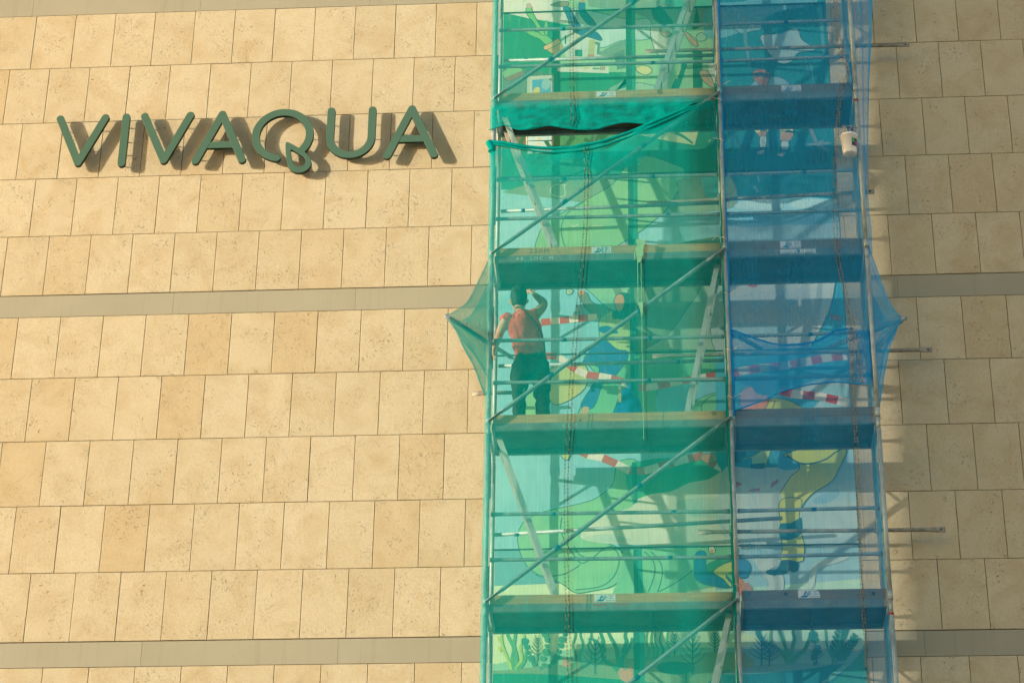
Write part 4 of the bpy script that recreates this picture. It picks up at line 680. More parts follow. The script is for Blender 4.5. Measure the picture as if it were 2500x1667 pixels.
('painted_seaweed','L',(48, 135, 127),(0.014, 0.01),[(9.650,9.883),(9.765,10.292)]),
('painted_seaweed','S',(48, 135, 127),0,[(9.67,9.94),(9.66,10.00),(9.62,10.04),(9.63,9.98)]),
('painted_seaweed','S',(48, 135, 127),0,[(9.67,9.94),(9.72,9.96),(9.76,10.00),(9.70,9.99)]),
('painted_seaweed','S',(48, 135, 127),0,[(9.68,10.00),(9.68,10.05),(9.64,10.09),(9.64,10.03)]),
('painted_seaweed','S',(48, 135, 127),0,[(9.68,10.00),(9.73,10.01),(9.77,10.05),(9.71,10.04)]),
('painted_seaweed','S',(48, 135, 127),0,[(9.70,10.05),(9.69,10.11),(9.66,10.14),(9.66,10.09)]),
('painted_seaweed','S',(48, 135, 127),0,[(9.70,10.05),(9.75,10.06),(9.78,10.11),(9.73,10.10)]),
('painted_seaweed','S',(48, 135, 127),0,[(9.71,10.11),(9.71,10.16),(9.67,10.19),(9.68,10.14)]),
('painted_seaweed','S',(48, 135, 127),0,[(9.71,10.11),(9.76,10.12),(9.79,10.16),(9.74,10.15)]),
('painted_seaweed','S',(48, 135, 127),0,[(9.73,10.16),(9.72,10.21),(9.69,10.24),(9.70,10.19)]),
('painted_seaweed','S',(48, 135, 127),0,[(9.73,10.16),(9.77,10.17),(9.80,10.21),(9.76,10.20)]),
('painted_seaweed','S',(48, 135, 127),0,[(9.74,10.22),(9.74,10.26),(9.71,10.29),(9.71,10.24)]),
('painted_seaweed','S',(48, 135, 127),0,[(9.74,10.22),(9.79,10.22),(9.81,10.26),(9.77,10.25)]),
('painted_seaweed','L',(52, 139, 127),(0.014, 0.01),[(9.677,9.883),(9.926,10.190)]),
('painted_seaweed','S',(52, 139, 127),0,[(9.71,9.93),(9.73,9.98),(9.71,10.03),(9.69,9.98)]),
('painted_seaweed','S',(52, 139, 127),0,[(9.71,9.93),(9.76,9.91),(9.81,9.94),(9.76,9.96)]),
('painted_seaweed','S',(52, 139, 127),0,[(9.74,9.96),(9.76,10.01),(9.74,10.06),(9.72,10.01)]),
('painted_seaweed','S',(52, 139, 127),0,[(9.74,9.96),(9.79,9.95),(9.84,9.98),(9.79,9.99)]),
('painted_seaweed','S',(52, 139, 127),0,[(9.77,10.00),(9.79,10.05),(9.77,10.09),(9.75,10.04)]),
('painted_seaweed','S',(52, 139, 127),0,[(9.77,10.00),(9.82,9.99),(9.86,10.01),(9.81,10.02)]),
('painted_seaweed','S',(52, 139, 127),0,[(9.80,10.03),(9.81,10.08),(9.80,10.12),(9.78,10.08)]),
('painted_seaweed','S',(52, 139, 127),0,[(9.80,10.03),(9.84,10.02),(9.88,10.05),(9.84,10.06)]),
('painted_seaweed','S',(52, 139, 127),0,[(9.83,10.07),(9.84,10.11),(9.83,10.15),(9.81,10.11)]),
('painted_seaweed','S',(52, 139, 127),0,[(9.83,10.07),(9.87,10.06),(9.91,10.08),(9.87,10.09)]),
('painted_seaweed','S',(52, 139, 127),0,[(9.86,10.10),(9.87,10.15),(9.86,10.19),(9.84,10.14)]),
('painted_seaweed','S',(52, 139, 127),0,[(9.86,10.10),(9.90,10.09),(9.93,10.12),(9.89,10.13)]),
('painted_seaweed','S',(52, 139, 127),0,[(9.88,10.14),(9.90,10.18),(9.88,10.22),(9.87,10.18)]),
('painted_seaweed','S',(52, 139, 127),0,[(9.88,10.14),(9.92,10.13),(9.96,10.15),(9.92,10.16)]),
('painted_seaweed','L',(72, 158, 131),(0.0288, 0.012),[(9.678,9.911),(9.608,10.081),(9.597,10.266)]),
('painted_seaweed','L',(60, 146, 131),(0.036, 0.018),[(9.710,10.009),(9.785,10.164),(9.846,10.305)]),
('painted_seaweed','L',(72, 158, 135),(0.0288, 0.012),[(9.683,9.995),(9.743,10.136),(9.762,10.235)]),
('painted_seaweed','L',(95, 166, 127),(0.0288, 0.012),[(9.037,10.117),(9.034,10.203),(9.050,10.274)]),
]
CURVES = {
'green_upper_hem': [(6.121,15.754),(6.165,15.760),(6.309,15.788),(6.460,15.723),(6.635,15.737),(6.810,15.765),(7.060,15.711),(7.309,15.702),(7.472,15.749),(7.621,15.781),(7.783,15.765),(7.882,15.744),(8.058,15.837),(8.436,16.018),(8.675,16.120),(8.764,16.165)],
'green_lower_top': [(6.123,15.598),(6.312,15.550),(6.687,15.479),(6.998,15.469),(7.184,15.496),(7.433,15.555),(7.807,15.705),(8.184,15.885),(8.561,16.052),(8.700,16.119),(8.764,16.165)],
'blue_upper_hem': [(8.689,12.210),(8.744,12.254),(8.935,12.322),(9.084,12.382),(9.208,12.451),(9.479,12.520),(9.789,12.546),(10.015,12.518),(10.203,12.522)],
'blue_lower_top': [(8.695,13.211),(8.762,13.181),(8.936,13.096),(9.164,13.020),(9.367,13.000),(9.572,13.033),(9.711,13.100),(9.823,13.163),(9.986,13.178),(10.242,13.156)],
'cord_g1a': [(7.032,17.579),(7.032,16.827),(7.032,16.367),(7.038,16.110),(7.046,15.884),(7.027,15.706)],
'cord_g1b': [(7.068,17.577),(7.065,16.826),(7.065,16.366),(7.073,16.108),(7.079,15.883),(7.064,15.705)],
'cord_g2a': [(7.207,15.464),(7.188,15.421),(7.190,15.085),(7.191,15.165),(7.182,14.551),(7.160,14.193),(7.131,13.857),(7.117,13.682),(7.096,13.430),(7.061,13.025),(7.041,12.748),(7.027,12.599),(7.007,12.191),(6.987,11.820),(6.974,11.439),(6.975,10.910),(6.978,10.486),(6.989,10.138),(6.989,9.850),(7.002,9.632),(7.013,9.230)],
'cord_g2b': [(7.244,15.478),(7.224,15.419),(7.226,15.084),(7.229,15.163),(7.217,14.550),(7.195,14.192),(7.169,13.856),(7.152,13.681),(7.130,13.429),(7.096,13.024),(7.079,12.747),(7.061,12.598),(7.043,12.190),(7.025,11.819),(7.008,11.438),(7.008,10.909),(7.012,10.486),(7.021,10.138),(7.025,9.849),(7.038,9.632),(7.051,9.229)],
'cord_b1a': [(10.012,17.520),(9.997,17.113),(10.006,16.881),(10.042,16.618),(10.109,16.403),(10.075,16.313),(9.999,16.120),(9.964,15.867),(9.933,15.573),(9.896,15.281),(9.887,15.179),(9.858,14.634),(9.848,14.228),(9.864,13.906),(9.896,13.667),(9.931,13.430),(9.970,13.149),(9.998,12.823),(10.020,12.496)],
'cord_b1b': [(10.044,17.519),(10.027,17.112),(10.040,16.879),(10.071,16.617),(10.126,16.402),(10.106,16.312),(10.030,16.119),(9.989,15.867),(9.957,15.572),(9.918,15.281),(9.918,15.178),(9.893,14.633),(9.882,14.227),(9.897,13.905),(9.930,13.666),(9.965,13.430),(10.003,13.148),(10.029,12.822),(10.049,12.495)],
'cord_b2a': [(9.947,13.168),(9.939,12.829),(9.933,12.435),(9.932,12.076),(9.926,11.781),(9.915,11.416),(9.906,10.972),(9.902,10.783),(9.895,10.405),(9.892,10.060),(9.897,9.720),(9.893,9.225)],
'cord_b2b': [(9.971,13.167),(9.963,12.829),(9.959,12.434),(9.956,12.075),(9.955,11.780),(9.942,11.416),(9.928,10.971),(9.930,10.782),(9.921,10.404),(9.917,10.060),(9.920,9.719),(9.918,9.225)],
'side_edge': [(10.481,17.673),(10.460,17.420),(10.418,16.952),(10.371,16.491),(10.334,16.037),(10.305,15.591),(10.283,15.209),(10.287,15.273),(10.265,15.038),(10.267,14.772),(10.276,14.573),(10.269,14.214)],
}


# ------------------------------------------------------------------ setting
tag(mesh('pavement', [(-150, -150, 0), (150, -150, 0), (150, 60, 0), (-150, 60, 0)], [(0, 1, 2, 3)], 'paving'), kind='structure')
TW, TH, BH, L0 = .4882, .77886, .28402, 18.3103         # slab width and height, band height, underside of the top band
bld = empty('building', (6, 0, 0))
tag(bld, 'building facade clad in sandy limestone slabs with smooth grey bands', 'building')
MB().box(-14, 26, .035, 9, 0, 27).build('wall_core', 'plaster', bld)
MB().box(-2.2, 6.148, .026, .034, 8.3, 20.4).build('joint_bed', 'joint', bld)
MB().box(10.003, 15.2, .026, .034, 8.3, 20.4).build('joint_bed', 'joint', bld)
rows = []                                                  # (z_top, z_bottom, index)
def zl(L): return L0-(L*TH if L <= 5 else ((L-1)*TH+BH if L <= 11 else (L-2)*TH+2*BH))
for r in range(1, 6): rows.append((zl(r-1), zl(r), r))
for r in range(6, 11): rows.append((zl(r), zl(r+1), r))
for r in (11, 12): rows.append((zl(12)-(r-11)*TH, zl(12)-(r-10)*TH, r))
rows.append((L0+BH+TH, L0+BH, 0))
G = .0028
bmb = MB(); bv = .003
bmb.v = [(-TW/2+G, .026, -TH/2+G), (TW/2-G, .026, -TH/2+G), (TW/2-G, .026, TH/2-G), (-TW/2+G, .026, TH/2-G)]
bmb.v += [(-TW/2+G, -.0+bv, -TH/2+G), (TW/2-G, bv, -TH/2+G), (TW/2-G, bv, TH/2-G), (-TW/2+G, bv, TH/2-G)]
bmb.v += [(-TW/2+G+bv, 0, -TH/2+G+bv), (TW/2-G-bv, 0, -TH/2+G+bv), (TW/2-G-bv, 0, TH/2-G-bv), (-TW/2+G+bv, 0, TH/2-G-bv)]
bmb.f = [(8, 9, 10, 11), (0, 3, 2, 1)]+[(i, (i+1) % 4, 4+(i+1) % 4, 4+i) for i in range(4)]+[(4+i, 4+(i+1) % 4, 8+(i+1) % 4, 8+i) for i in range(4)]
proto = bmb.build('stone_slab', 'stone', bld); slab_me = proto.data; first = True
def slab(xc, zc, w=TW):
    global first
    if first: o = proto; first = False
    else: o = bpy.data.objects.new('stone_slab', slab_me); link(o, bld)
    o.parent = bld; o.matrix_parent_inverse = bld.matrix_world.inverted()
    o.location = (xc, random.uniform(-.0016, .0016), zc); o.scale = (w/TW, 1, 1)
    o.rotation_euler = (random.uniform(-.0012, .0012), 0, random.uniform(-.0018, .0018))
for zt, zb, r in rows:
    ph = .5 if (r-1) % 2 else 0.0
    n = -2+ph
    while n*TW < 6.11:
        x0, x1 = n*TW, min((n+1)*TW, 6.148)
        if x1-x0 > .05: slab((x0+x1)/2, (zt+zb)/2, x1-x0)
        n += 1
    n = 20+ph+.6038-1
    while n*TW < 13.6:
        x0, x1 = max(n*TW, 10.003), (n+1)*TW
        if x1-x0 > .05: slab((x0+x1)/2, (zt+zb)/2, x1-x0)
        n += 1
for zt in (L0+BH, zl(5), zl(11)):
    for a, b, st in ((-2.2, 6.148, .42), (10.003, 14.3, 10.6)):
        cuts = [a]; x = st
        while x < b: cuts.append(x); x += 2.07
        cuts.append(b)
        for p, q in zip(cuts, cuts[1:]):
            if q-p > .1: MB().box(p+.0012, q-.0012, .004, .03, zt-BH+.004, zt-.007).build('concrete_band', 'band', bld)
# plain cladding round the slabs that the photograph shows
for a in ((-14, -2.2, 0, 27), (15.2, 26, 0, 27), (-2.2, 15.2, 20.4, 27), (-2.2, 15.2, 0, 8.3), (13.9, 15.2, 8.3, 20.4)):
    MB().box(a[0], a[1], .002, .033, a[2], a[3]).build('outer_cladding', 'band', bld)

# unseen tower block: its corner shades the right facade, its size limits sky light
nb = empty('tower_block', (-3, -7.28, 0)); tag(nb, 'plain rendered tower block up the street shading the right facade', 'building')
K = Vector((-2.8, -7.17)); e2 = Vector((-.88, -.476)).normalized(); e2 = (Matrix.Rotation(R(4), 2) @ e2); e1 = Vector((-e2.y, e2.x)); e1 = e1 if e1.y < 0 else -e1
def nbp(u, v, z): q = K+e1*u+e2*v; return (q.x, q.y, z)
def nbbox(name, u0, u1, v0, v1, z0, z1, m, par):
    vs = [nbp(u, v, z) for z in (z0, z1) for v in (v0, v1) for u in (u0, u1)]
    b = MB(); b.v = vs; b.f = [(0, 2, 3, 1), (4, 5, 7, 6), (0, 1, 5, 4), (2, 6, 7, 3), (0, 4, 6, 2), (1, 3, 7, 5)]; return b.build(name, m, par)
nbbox('wall', 0, 7.5, 0, 11, 0, 32, 'render', nb); nbbox('parapet', -.08, 7.58, -.08, 11.08, 32, 32.5, 'band', nb)
for fl in range(9):
    for c in range(2):
        wd = nbbox('window', 1.2+c*2.6, 2.5+c*2.6, -.03, .02, 1.2+fl*3.2, 2.9+fl*3.2, 'glass', nb)
        nbbox('sill', 1.1+c*2.6, 2.6+c*2.6, -.12, .02, 1.1+fl*3.2, 1.19+fl*3.2, 'band', wd)

# ------------------------------------------------------------------ mural
MX0, MX1 = 6.18, 10.0
mu = empty('mural', (8.1, 0, 9)); tag(mu, 'underwater mural with divers, seaweed and a yellow-trousered figure behind the scaffold nets', 'mural')
JZ = [20.4, 18.13, 15.82, 13.51, 11.198, 8.9, 8.3]
for a, b in zip(JZ, JZ[1:]): MB().box(MX0-.03, MX1, -.003, .03, b+.004, a-.004).build('mural_panel', 'plaster', mu)
for z in JZ[1:-1]: MB().box(MX0-.028, MX1-.002, -.0192, .005, z-.006, z+.006).build('joint_shade_strip', 'gap_shade', mu)  # dark strips painted for the shadow in the gaps between panels
paint = {}; layer = 0
def clipx(poly):
    def cut(p, keep, x):
        out = []
        for i, a in enumerate(p):
            b = p[(i+1) % len(p)]; ia, ib = keep(a[0]), keep(b[0])
            if ia: out.append(a)
            if ia != ib: t = (x-a[0])/(b[0]-a[0]); out.append((x, a[1]+(b[1]-a[1])*t))
        return out
    p = cut(poly, lambda x: x >= MX0, MX0)
    return cut(p, lambda x: x <= MX1, MX1) if p else p
def put(part, poly, col):
    global layer
    poly = clipx(poly)
    poly = [(x, max(8.4, min(20.3, z))) for x, z in poly]
    if len(poly) < 3: return
    d = paint.setdefault(part, ([], [], [])); b = len(d[0]); y = -.0033-layer*.000018; layer += 1
    d[0].extend((x, y, z) for x, z in poly); d[1].append(tuple(range(b, b+len(poly)))); d[2].extend([col]*len(poly))
def ribbon(part, pts, w0, w1, col, step=None):
    L, Rr = [], []
    for i, p in enumerate(pts):
        a, b = pts[max(i-1, 0)], pts[min(i+1, len(pts)-1)]; dx, dz = b[0]-a[0], b[1]-a[1]; m = math.hypot(dx, dz) or 1
        w = (w0+(w1-w0)*i/(len(pts)-1))/2; L.append((p[0]-dz/m*w, p[1]+dx/m*w)); Rr.append((p[0]+dz/m*w, p[1]-dx/m*w))
    if step is None: put(part, L+Rr[::-1], col); return
    for i in range(len(pts)-1): put(part, [L[i], L[i+1], Rr[i+1], Rr[i]], step[i % len(step)])
DARK = srgb((62, 112, 112))
for part, kind, hx, ex, pts in MURAL:
    if kind in 'SP':
        q = catmull(pts, True, 4) if kind == 'S' else pts
        put(part, q, srgb(hx))
        if ex: ribbon(part, list(q)+[q[0]], .009, .009, DARK)
    elif kind == 'L': ribbon(part, catmull(pts, False, 5), ex[0], ex[1], srgb(hx))
    else:
        fine = catmull(pts, False, 12); ln = [0]
        for a, b in zip(fine, fine[1:]): ln.append(ln[-1]+math.hypot(b[0]-a[0], b[1]-a[1]))
        res = []; n = ex[1]
        for i in range(n+1):
            t = ln[-1]*i/n; j = max(k for k in range(len(ln)) if ln[k] <= t+1e-9); j = min(j, len(fine)-2)
            u = (t-ln[j])/max(1e-6, ln[j+1]-ln[j]); res.append((fine[j][0]+(fine[j+1][0]-fine[j][0])*u, fine[j][1]+(fine[j+1][1]-fine[j][1])*u))
        ribbon(part, res, ex[0], ex[0], None, (srgb((198, 64, 58)), srgb((232, 230, 220))))
for part, (v, f, c) in paint.items():
    o = mesh(part, v, f, 'mural', mu)
    a = o.data.color_attributes.new('paint', 'FLOAT_COLOR', 'POINT'); a.data.foreach_set('color', [x for k in c for x in (*k, 1.0)])
    o['kind'] = 'stuff' if part == 'painted_seaweed' else 'part'
    if o['kind'] == 'part': del o['kind']

# ------------------------------------------------------------------ sign letters
def outline(pts, w, n=10):
    """outline of a stroke with round caps; outer corners rounded, inner corners sharp"""
    P = [Vector(p) for p in pts]; h = w/2
    def side(Q):
        out = []
        for i in range(len(Q)-1):
            d = (Q[i+1]-Q[i]).normalized(); nl = Vector((-d.y, d.x))
            if i == 0: out.append(Q[0]+nl*h)
            if i+2 < len(Q):
                d2 = (Q[i+2]-Q[i+1]).normalized(); n2 = Vector((-d2.y, d2.x)); cr = d.x*d2.y-d.y*d2.x
                bis = (nl+n2).normalized(); c = max(.25, bis.dot(nl))
                if cr >= -.2: out.append(Q[i+1]+bis*(h/c))
                else:
                    a0 = math.atan2(nl.y, nl.x); a1 = math.atan2(n2.y, n2.x)
                    while a1 > a0: a1 -= 2*math.pi
                    out += [Q[i+1]+Vector((math.cos(a0+(a1-a0)*k/n), math.sin(a0+(a1-a0)*k/n)))*h for k in range(n+1)]
            else: out.append(Q[i+1]+nl*h)
        return out
    def cap(c, d):
        a = math.atan2(d.x, -d.y)          # angle of left normal
        a = math.atan2(d.x*1.0, -d.y) if False else math.atan2(Vector((-d.y, d.x)).y, Vector((-d.y, d.x)).x)
        return [c+Vector((math.cos(a-math.pi*k/n), math.sin(a-math.pi*k/n)))*h for k in range(1, n)]
    a = side(P); b = side(P[::-1])
    return [tuple(p) for p in a+cap(P[-1], (P[-1]-P[-2]).normalized())+b+cap(P[0], (P[0]-P[1]).normalized())]
YF, YB, SW = -.116, -.071, .092
def letter(lab, x, strokes, pins, rings=()):
    e = empty('sign_letter', (x, 0, 16.05)); tag(e, lab, 'letter', 'green letters of the wall sign')
    m = MB()
    for i, s in enumerate(strokes):
        if s[0] == 'poly': m.prism(s[1], YF+.0022, YB-.001)
        else: m.prism(outline(s[1], SW), YF+.0022*(i > 0), YB-.001*(i > 0))
    if rings:
        out, inn = (catmull(list(q), True, 4) for q in rings); n = len(out)
        b0 = len(m.v); m.v += [(x_, YF-.002, z_) for x_, z_ in out]+[(x_, YF-.002, z_) for x_, z_ in inn]+[(x_, YB+.001, z_) for x_, z_ in out]+[(x_, YB+.001, z_) for x_, z_ in inn]
        for i in range(n):
            j = (i+1) % n
            m.f += [(b0+i, b0+j, b0+n+j, b0+n+i), (b0+2*n+i, b0+3*n+i, b0+3*n+j, b0+2*n+j), (b0+i, b0+2*n+i, b0+2*n+j, b0+j), (b0+n+i, b0+n+j, b0+3*n+j, b0+3*n+i)]
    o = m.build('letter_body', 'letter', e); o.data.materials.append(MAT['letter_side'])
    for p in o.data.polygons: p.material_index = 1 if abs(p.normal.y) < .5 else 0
    bv_ = o.modifiers.new('bevel', 'BEVEL'); bv_.width = .0022; bv_.segments = 2; bv_.limit_method = 'ANGLE'; bv_.angle_limit = R(50)
    for px, pz in pins: MB().tube([(px, YB-.004, pz), (px, .012, pz)], .0065, 8).build('mounting_pin', 'pin', e)
T, Bm = 16.732, 16.115
def bar(xl, xr, apx, z):
    """crossbar cut to the inner edges of the legs"""
    h = SW/2
    def inner(xf, zf, s, zz): # leg line from apex to foot, shifted inwards
        t = (T-zz)/(T-zf); d = Vector((xf-apx, zf-T)).normalized(); return apx+(xf-apx)*t-s*h/abs(d.y)
    zt, zb = z+h, z-h
    return ('poly', [(inner(xl, 16.095, -1, zt)-.0, zt), (inner(xr, 16.095, 1, zt), zt), (inner(xr, 16.095, 1, zb), zb), (inner(xl, 16.095, -1, zb), zb)])
letter('first green letter V, leftmost of the wall sign', 1.24, [('s', [(.968, T), (1.238, Bm), (1.507, T)])], [(1.01, 16.62), (1.18, 16.25), (1.34, 16.34), (1.46, 16.62)])
letter('green letter I between the two letters V', 1.755, [('s', [(1.755, T), (1.755, 16.09)])], [(1.755, 16.65), (1.755, 16.45), (1.755, 16.27), (1.755, 16.11)])
letter('second green letter V, between the letters I and A', 2.25, [('s', [(1.976, T), (2.25, Bm), (2.519, T)])], [(2.02, 16.62), (2.2, 16.25), (2.36, 16.37), (2.47, 16.62)])
letter('green letter A just left of the letter Q', 2.9, [('s', [(2.626, 16.095), (2.899, T), (3.171, 16.095)]), bar(2.626, 3.171, 2.899, 16.308)], [(2.66, 16.17), (2.78, 16.45), (3.02, 16.45), (3.13, 16.17)])
qc, qr = (3.63, 16.415), .317
arc = [(qc[0]+qr*math.cos(R(a)), qc[1]+qr*math.sin(R(a))) for a in [-42+i*(302/40) for i in range(41)]]
letter('green letter Q with a water-drop tail', 3.63, [('s', [p for p in arc][::-1])], [(3.33, 16.42), (3.62, 16.73), (3.93, 16.42), (3.5, 16.13), (3.85, 15.95)],
       ([(3.671, 16.288), (3.709, 16.31), (3.863, 16.204), (3.943, 16.131), (3.985, 16.045), (3.974, 15.963), (3.916, 15.906), (3.842, 15.891), (3.769, 15.919), (3.714, 15.997), (3.687, 16.127)], [(3.738, 16.192), (3.755, 16.205), (3.855, 16.134), (3.901, 16.094), (3.919, 16.047), (3.911, 16.007), (3.879, 15.979), (3.836, 15.973), (3.798, 15.987), (3.773, 16.031), (3.753, 16.112)]))
ur = .242; uc = (4.43, 16.362)
ua = [(4.188, T)]+[(uc[0]-ur*math.cos(math.pi*i/24), uc[1]-ur*math.sin(math.pi*i/24)) for i in range(25)]+[(4.672, T)]
letter('green letter U between the letters Q and A', 4.43, [('s', ua)], [(4.188, 16.6), (4.188, 16.38), (4.672, 16.6), (4.672, 16.4), (4.43, 16.125)])
letter('last green letter A, nearest the scaffold', 5.135, [('s', [(4.866, 16.095), (5.135, T), (5.41, 16.095)]), bar(4.866, 5.41, 5.135, 16.318)], [(4.9, 16.17), (5.02, 16.45), (5.25, 16.45), (5.375, 16.17)])

# ------------------------------------------------------------------ scaffold
XS = (6.18, 8.68, 10.18); YO, YI = -1.074, -.345
sc = empty('scaffold', (8.2, -.7, 0)); tag(sc, 'galvanised tube scaffold two bays wide against the stone facade', 'scaffold')
def tube(name, p0, p1, r=.021, mat='galv', parent=sc, n=12): return MB().tube([p0, p1], r, n).build(name, mat, parent, True)
DZ = [18.168, 16.168, 14.168, 12.168, 10.168, 8.168]      # deck tops
LIFT = [20.2]+[d-.02 for d in DZ]+[6.1, 4.1, 2.1, 0]
for xi, x in enumerate(XS):
    for y in (YO, YI):
        for a, b in zip(LIFT, LIFT[1:]):
            o = MB().tube([(x, y, b+.002), (x, y, a-.13)], .0235, 14).tube([(x, y, a-.13), (x, y, a)], .0205, 14).build('standard', 'galv', sc, True)
            MB().tube([(x, y, b+.0), (x, y, b+.10)], .0262, 14).build('collar', 'galv', o, True)
    for d in DZ+[6.1, 4.1, 2.1]:
        tube('transom', (x, YO+.02, d-.075), (x, YI-.02, d-.075), .02)
        for s, y in ((1, YO), (-1, YI)): tube('gusset', (x, y+s*.022, d-.36), (x, y+s*.2, d-.095), .012, n=8)
        for dz in (.5, 1.0): MB().box(x-.012, x+.012, YO+.02, YO+.095, d+dz-.05, d+dz+.04).build('rail_bracket', 'galv', sc)
    for d in DZ: MB().tube([(x, YO+.05, d+.08), (x, YO+.075, d+.22), (x, YO+.075, d+.36), (x, YO+.05, d+.48)], .009, 8).build('bracket_loop', 'galv', sc, True)
def rail(x0, x1, y, z0, z1, name='guard_rail', r=.0195):
    o = MB().tube([(x0, y, z0), (x0+.035, y, z0), (x0+.09, y, z0+(z1-z0)*.03), (x1-.09, y, z1+(z0-z1)*.03), (x1-.035, y, z1), (x1, y, z1)], [(.008, .026), (.008, .026), r, r, (.008, .026), (.008, .026)], 12).build(name, 'galv', sc, True)
    return o
def band(par, x, y, z, r, w, mat): MB().tube([(x-w/2, y, z), (x+w/2, y, z)], r+.0012, 12).build('tape_mark', mat, par, True)
for d in DZ:
    for h in (1.0, .5):
        rl = rail(6.215, 8.645, -.992, d+h+.004, d+h-.006); rl2 = rail(8.715, 10.145, -.985, d+h-.002, d+h+.008)
        for x in ((7.0, 7.95) if h == 1.0 else (7.93,)): band(rl, x+random.uniform(-.15, .15), -.992, d+h-.002, .0195, .05, 'tapeb')
        if h == 1.0: band(rl2, 9.5+random.uniform(-.1, .1), -.985, d+h+.003, .0195, .05, 'tapeb')
for (x0, z0, x1, z1) in ((6.22, 17.237, 8.66, 17.226), (6.21, 15.188, 8.665, 15.228), (6.21, 13.229, 8.65, 13.242), (6.18, 11.242, 9.20, 11.379), (6.21, 9.24, 8.66, 9.24)):
    o = tube('inner_rail', (x0, -.30, z0), (x1, -.30, z1), .021); band(o, x0+.25, -.30, z0+.004, .0205, .045, 'tapeb'); band(o, x1-.5, -.30, z1-.003 if z1-z0 < .05 else z1-.022, .0205, .05, 'tapeb')
def tie_tube(x0, x1, z0, z1, y=-.25):
    p = lambda t: (x0+(x1-x0)*t, y, z0+(z1-z0)*t); L = x1-x0
    o = MB().tube([p(0), p(.10/L), p(.17/L), p(1-.17/L), p(1-.10/L), p(1)], [(.006, .03), (.006, .03), .021, .021, (.006, .03), (.006, .03)], 12).build('wall_tie_tube', 'oldtube', sc, True)
    e = MB().tube([(x1-.045, y-.008, z1), (x1-.045, y+.008, z1)], .011, 10).build('bolt_hole', 'ink', o)
    for xx in (8.68, 10.18):
        MB().box(xx-.035, xx+.035, y-.07, y+.03, z0-.035, z0+.045).build('coupler', 'galv', sc)
for a in ((7.859, 10.915, 17.345, 17.326), (7.852, 10.393, 15.275, 15.351), (7.879, 10.89, 13.336, 13.343), (8.319, 10.872, 11.259, 11.241)): tie_tube(*a)
for x, z in ((5.93, 12.93),):
    MB().tube([(x, -.25, z), (x+.08, -.25, z), (x+.12, -.25, z), (6.5, -.25, z)], [(.006, .03), (.006, .03), .021, .021], 12).build('wall_tie_tube', 'oldtube', sc, True)
for a, b in zip(DZ[1:]+[6.168], DZ):
    p0, p1 = Vector((XS[0], -1.108, a)), Vector((XS[1], -1.108, b)); d = (p1-p0).normalized()
    o = MB().tube([p0, p0+d*.14, p0+d*.24, p1-d*.24, p1-d*.14, p1], [(.034, .006), (.034, .006), .0225, .0225, (.034, .006), (.034, .006)], 12).build('diagonal_brace', 'galv', sc, True)
    for p in (p0, p1): MB().tube([p+Vector((0, -.022, 0)), p+Vector((0, .012, 0))], .011, 8).build('bolt', 'galv', o)
    for t in (.3, .62):
        q = p0.lerp(p1, t+random.uniform(-.05, .05)); MB().tube([q-d*.03, q+d*.03], .0238, 12).build('tape_mark', 'tapeb', o, True)
# outriggers that hold the nets away from the scaffold
LT, RT = Vector((5.744, -1.42, 13.25)), Vector((10.536, -1.107, 13.272))
MB().pipe((6.36, -.46, 13.25), LT, .024).build('outrigger_tube', 'galv', sc, True)
MB().pipe((9.75, -.468, 13.272), RT, .024).build('outrigger_tube', 'galv', sc, True)
MB().pipe((9.05, -.5, 13.262), (8.60, -1.03, 13.262), .024).build('outrigger_tube', 'galv', sc, True)
for x, y, z in ((6.19, -.72, 13.25), (10.15, -.80, 13.272), (8.69, -.93, 13.262)): MB().box(x-.04, x+.04, y-.05, y+.05, z-.05, z+.05).build('coupler', 'galv', sc)
MB().tube([(6.36, -.46, 13.25), (6.43, -.43, 13.215), (6.47, -.42, 13.18), (6.44, -.42, 13.16)], .010, 8).build('hook', 'galv', sc, True)
toe = {}
for i, d in enumerate(DZ):
    for bay, (x0, x1) in enumerate(((6.215, 8.648), (8.715, 10.147))):
        m = MB(); m.box(x0, x1, -1.056, -1.018, d-.078, d); m.box(x0, x1, -.472, -.434, d-.078, d)
        o = m.build('deck_beam', 'beam', sc)
        o2 = MB().box(x0+.002, x1-.002, -1.0175, -.4725, d-.03, d-.004).build('deck', 'deck', sc)
        for k, x in enumerate([x0+.012, x0+.83, x1-.83, x1-.012] if bay == 0 else [x0+.012, (x0+x1)/2, x1-.012]):
            MB().box(x-.012, x+.012, -1.0172, -.4728, d-.07, d-.0305).build('cross_rib', 'beam' if k in (0, 3) else 'deck', o2)
        for k in range(2): MB().tube([(x0+.1+k*(x1-x0-.2), -.95, d-.0315), (x0+.1+k*(x1-x0-.2), -.95, d-.0302)], [(.028, .014)]*2, 12).build('hole_light_disc', 'white', o2)  # pale discs painted for the light showing through drain holes
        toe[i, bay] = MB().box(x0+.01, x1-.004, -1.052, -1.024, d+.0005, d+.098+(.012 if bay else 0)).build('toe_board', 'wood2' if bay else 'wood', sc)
        MB().box(x0+.01, x1-.004, -.47, -.442, d+.0005, d+.09).build('toe_board', 'wood2' if bay else 'wood', sc)
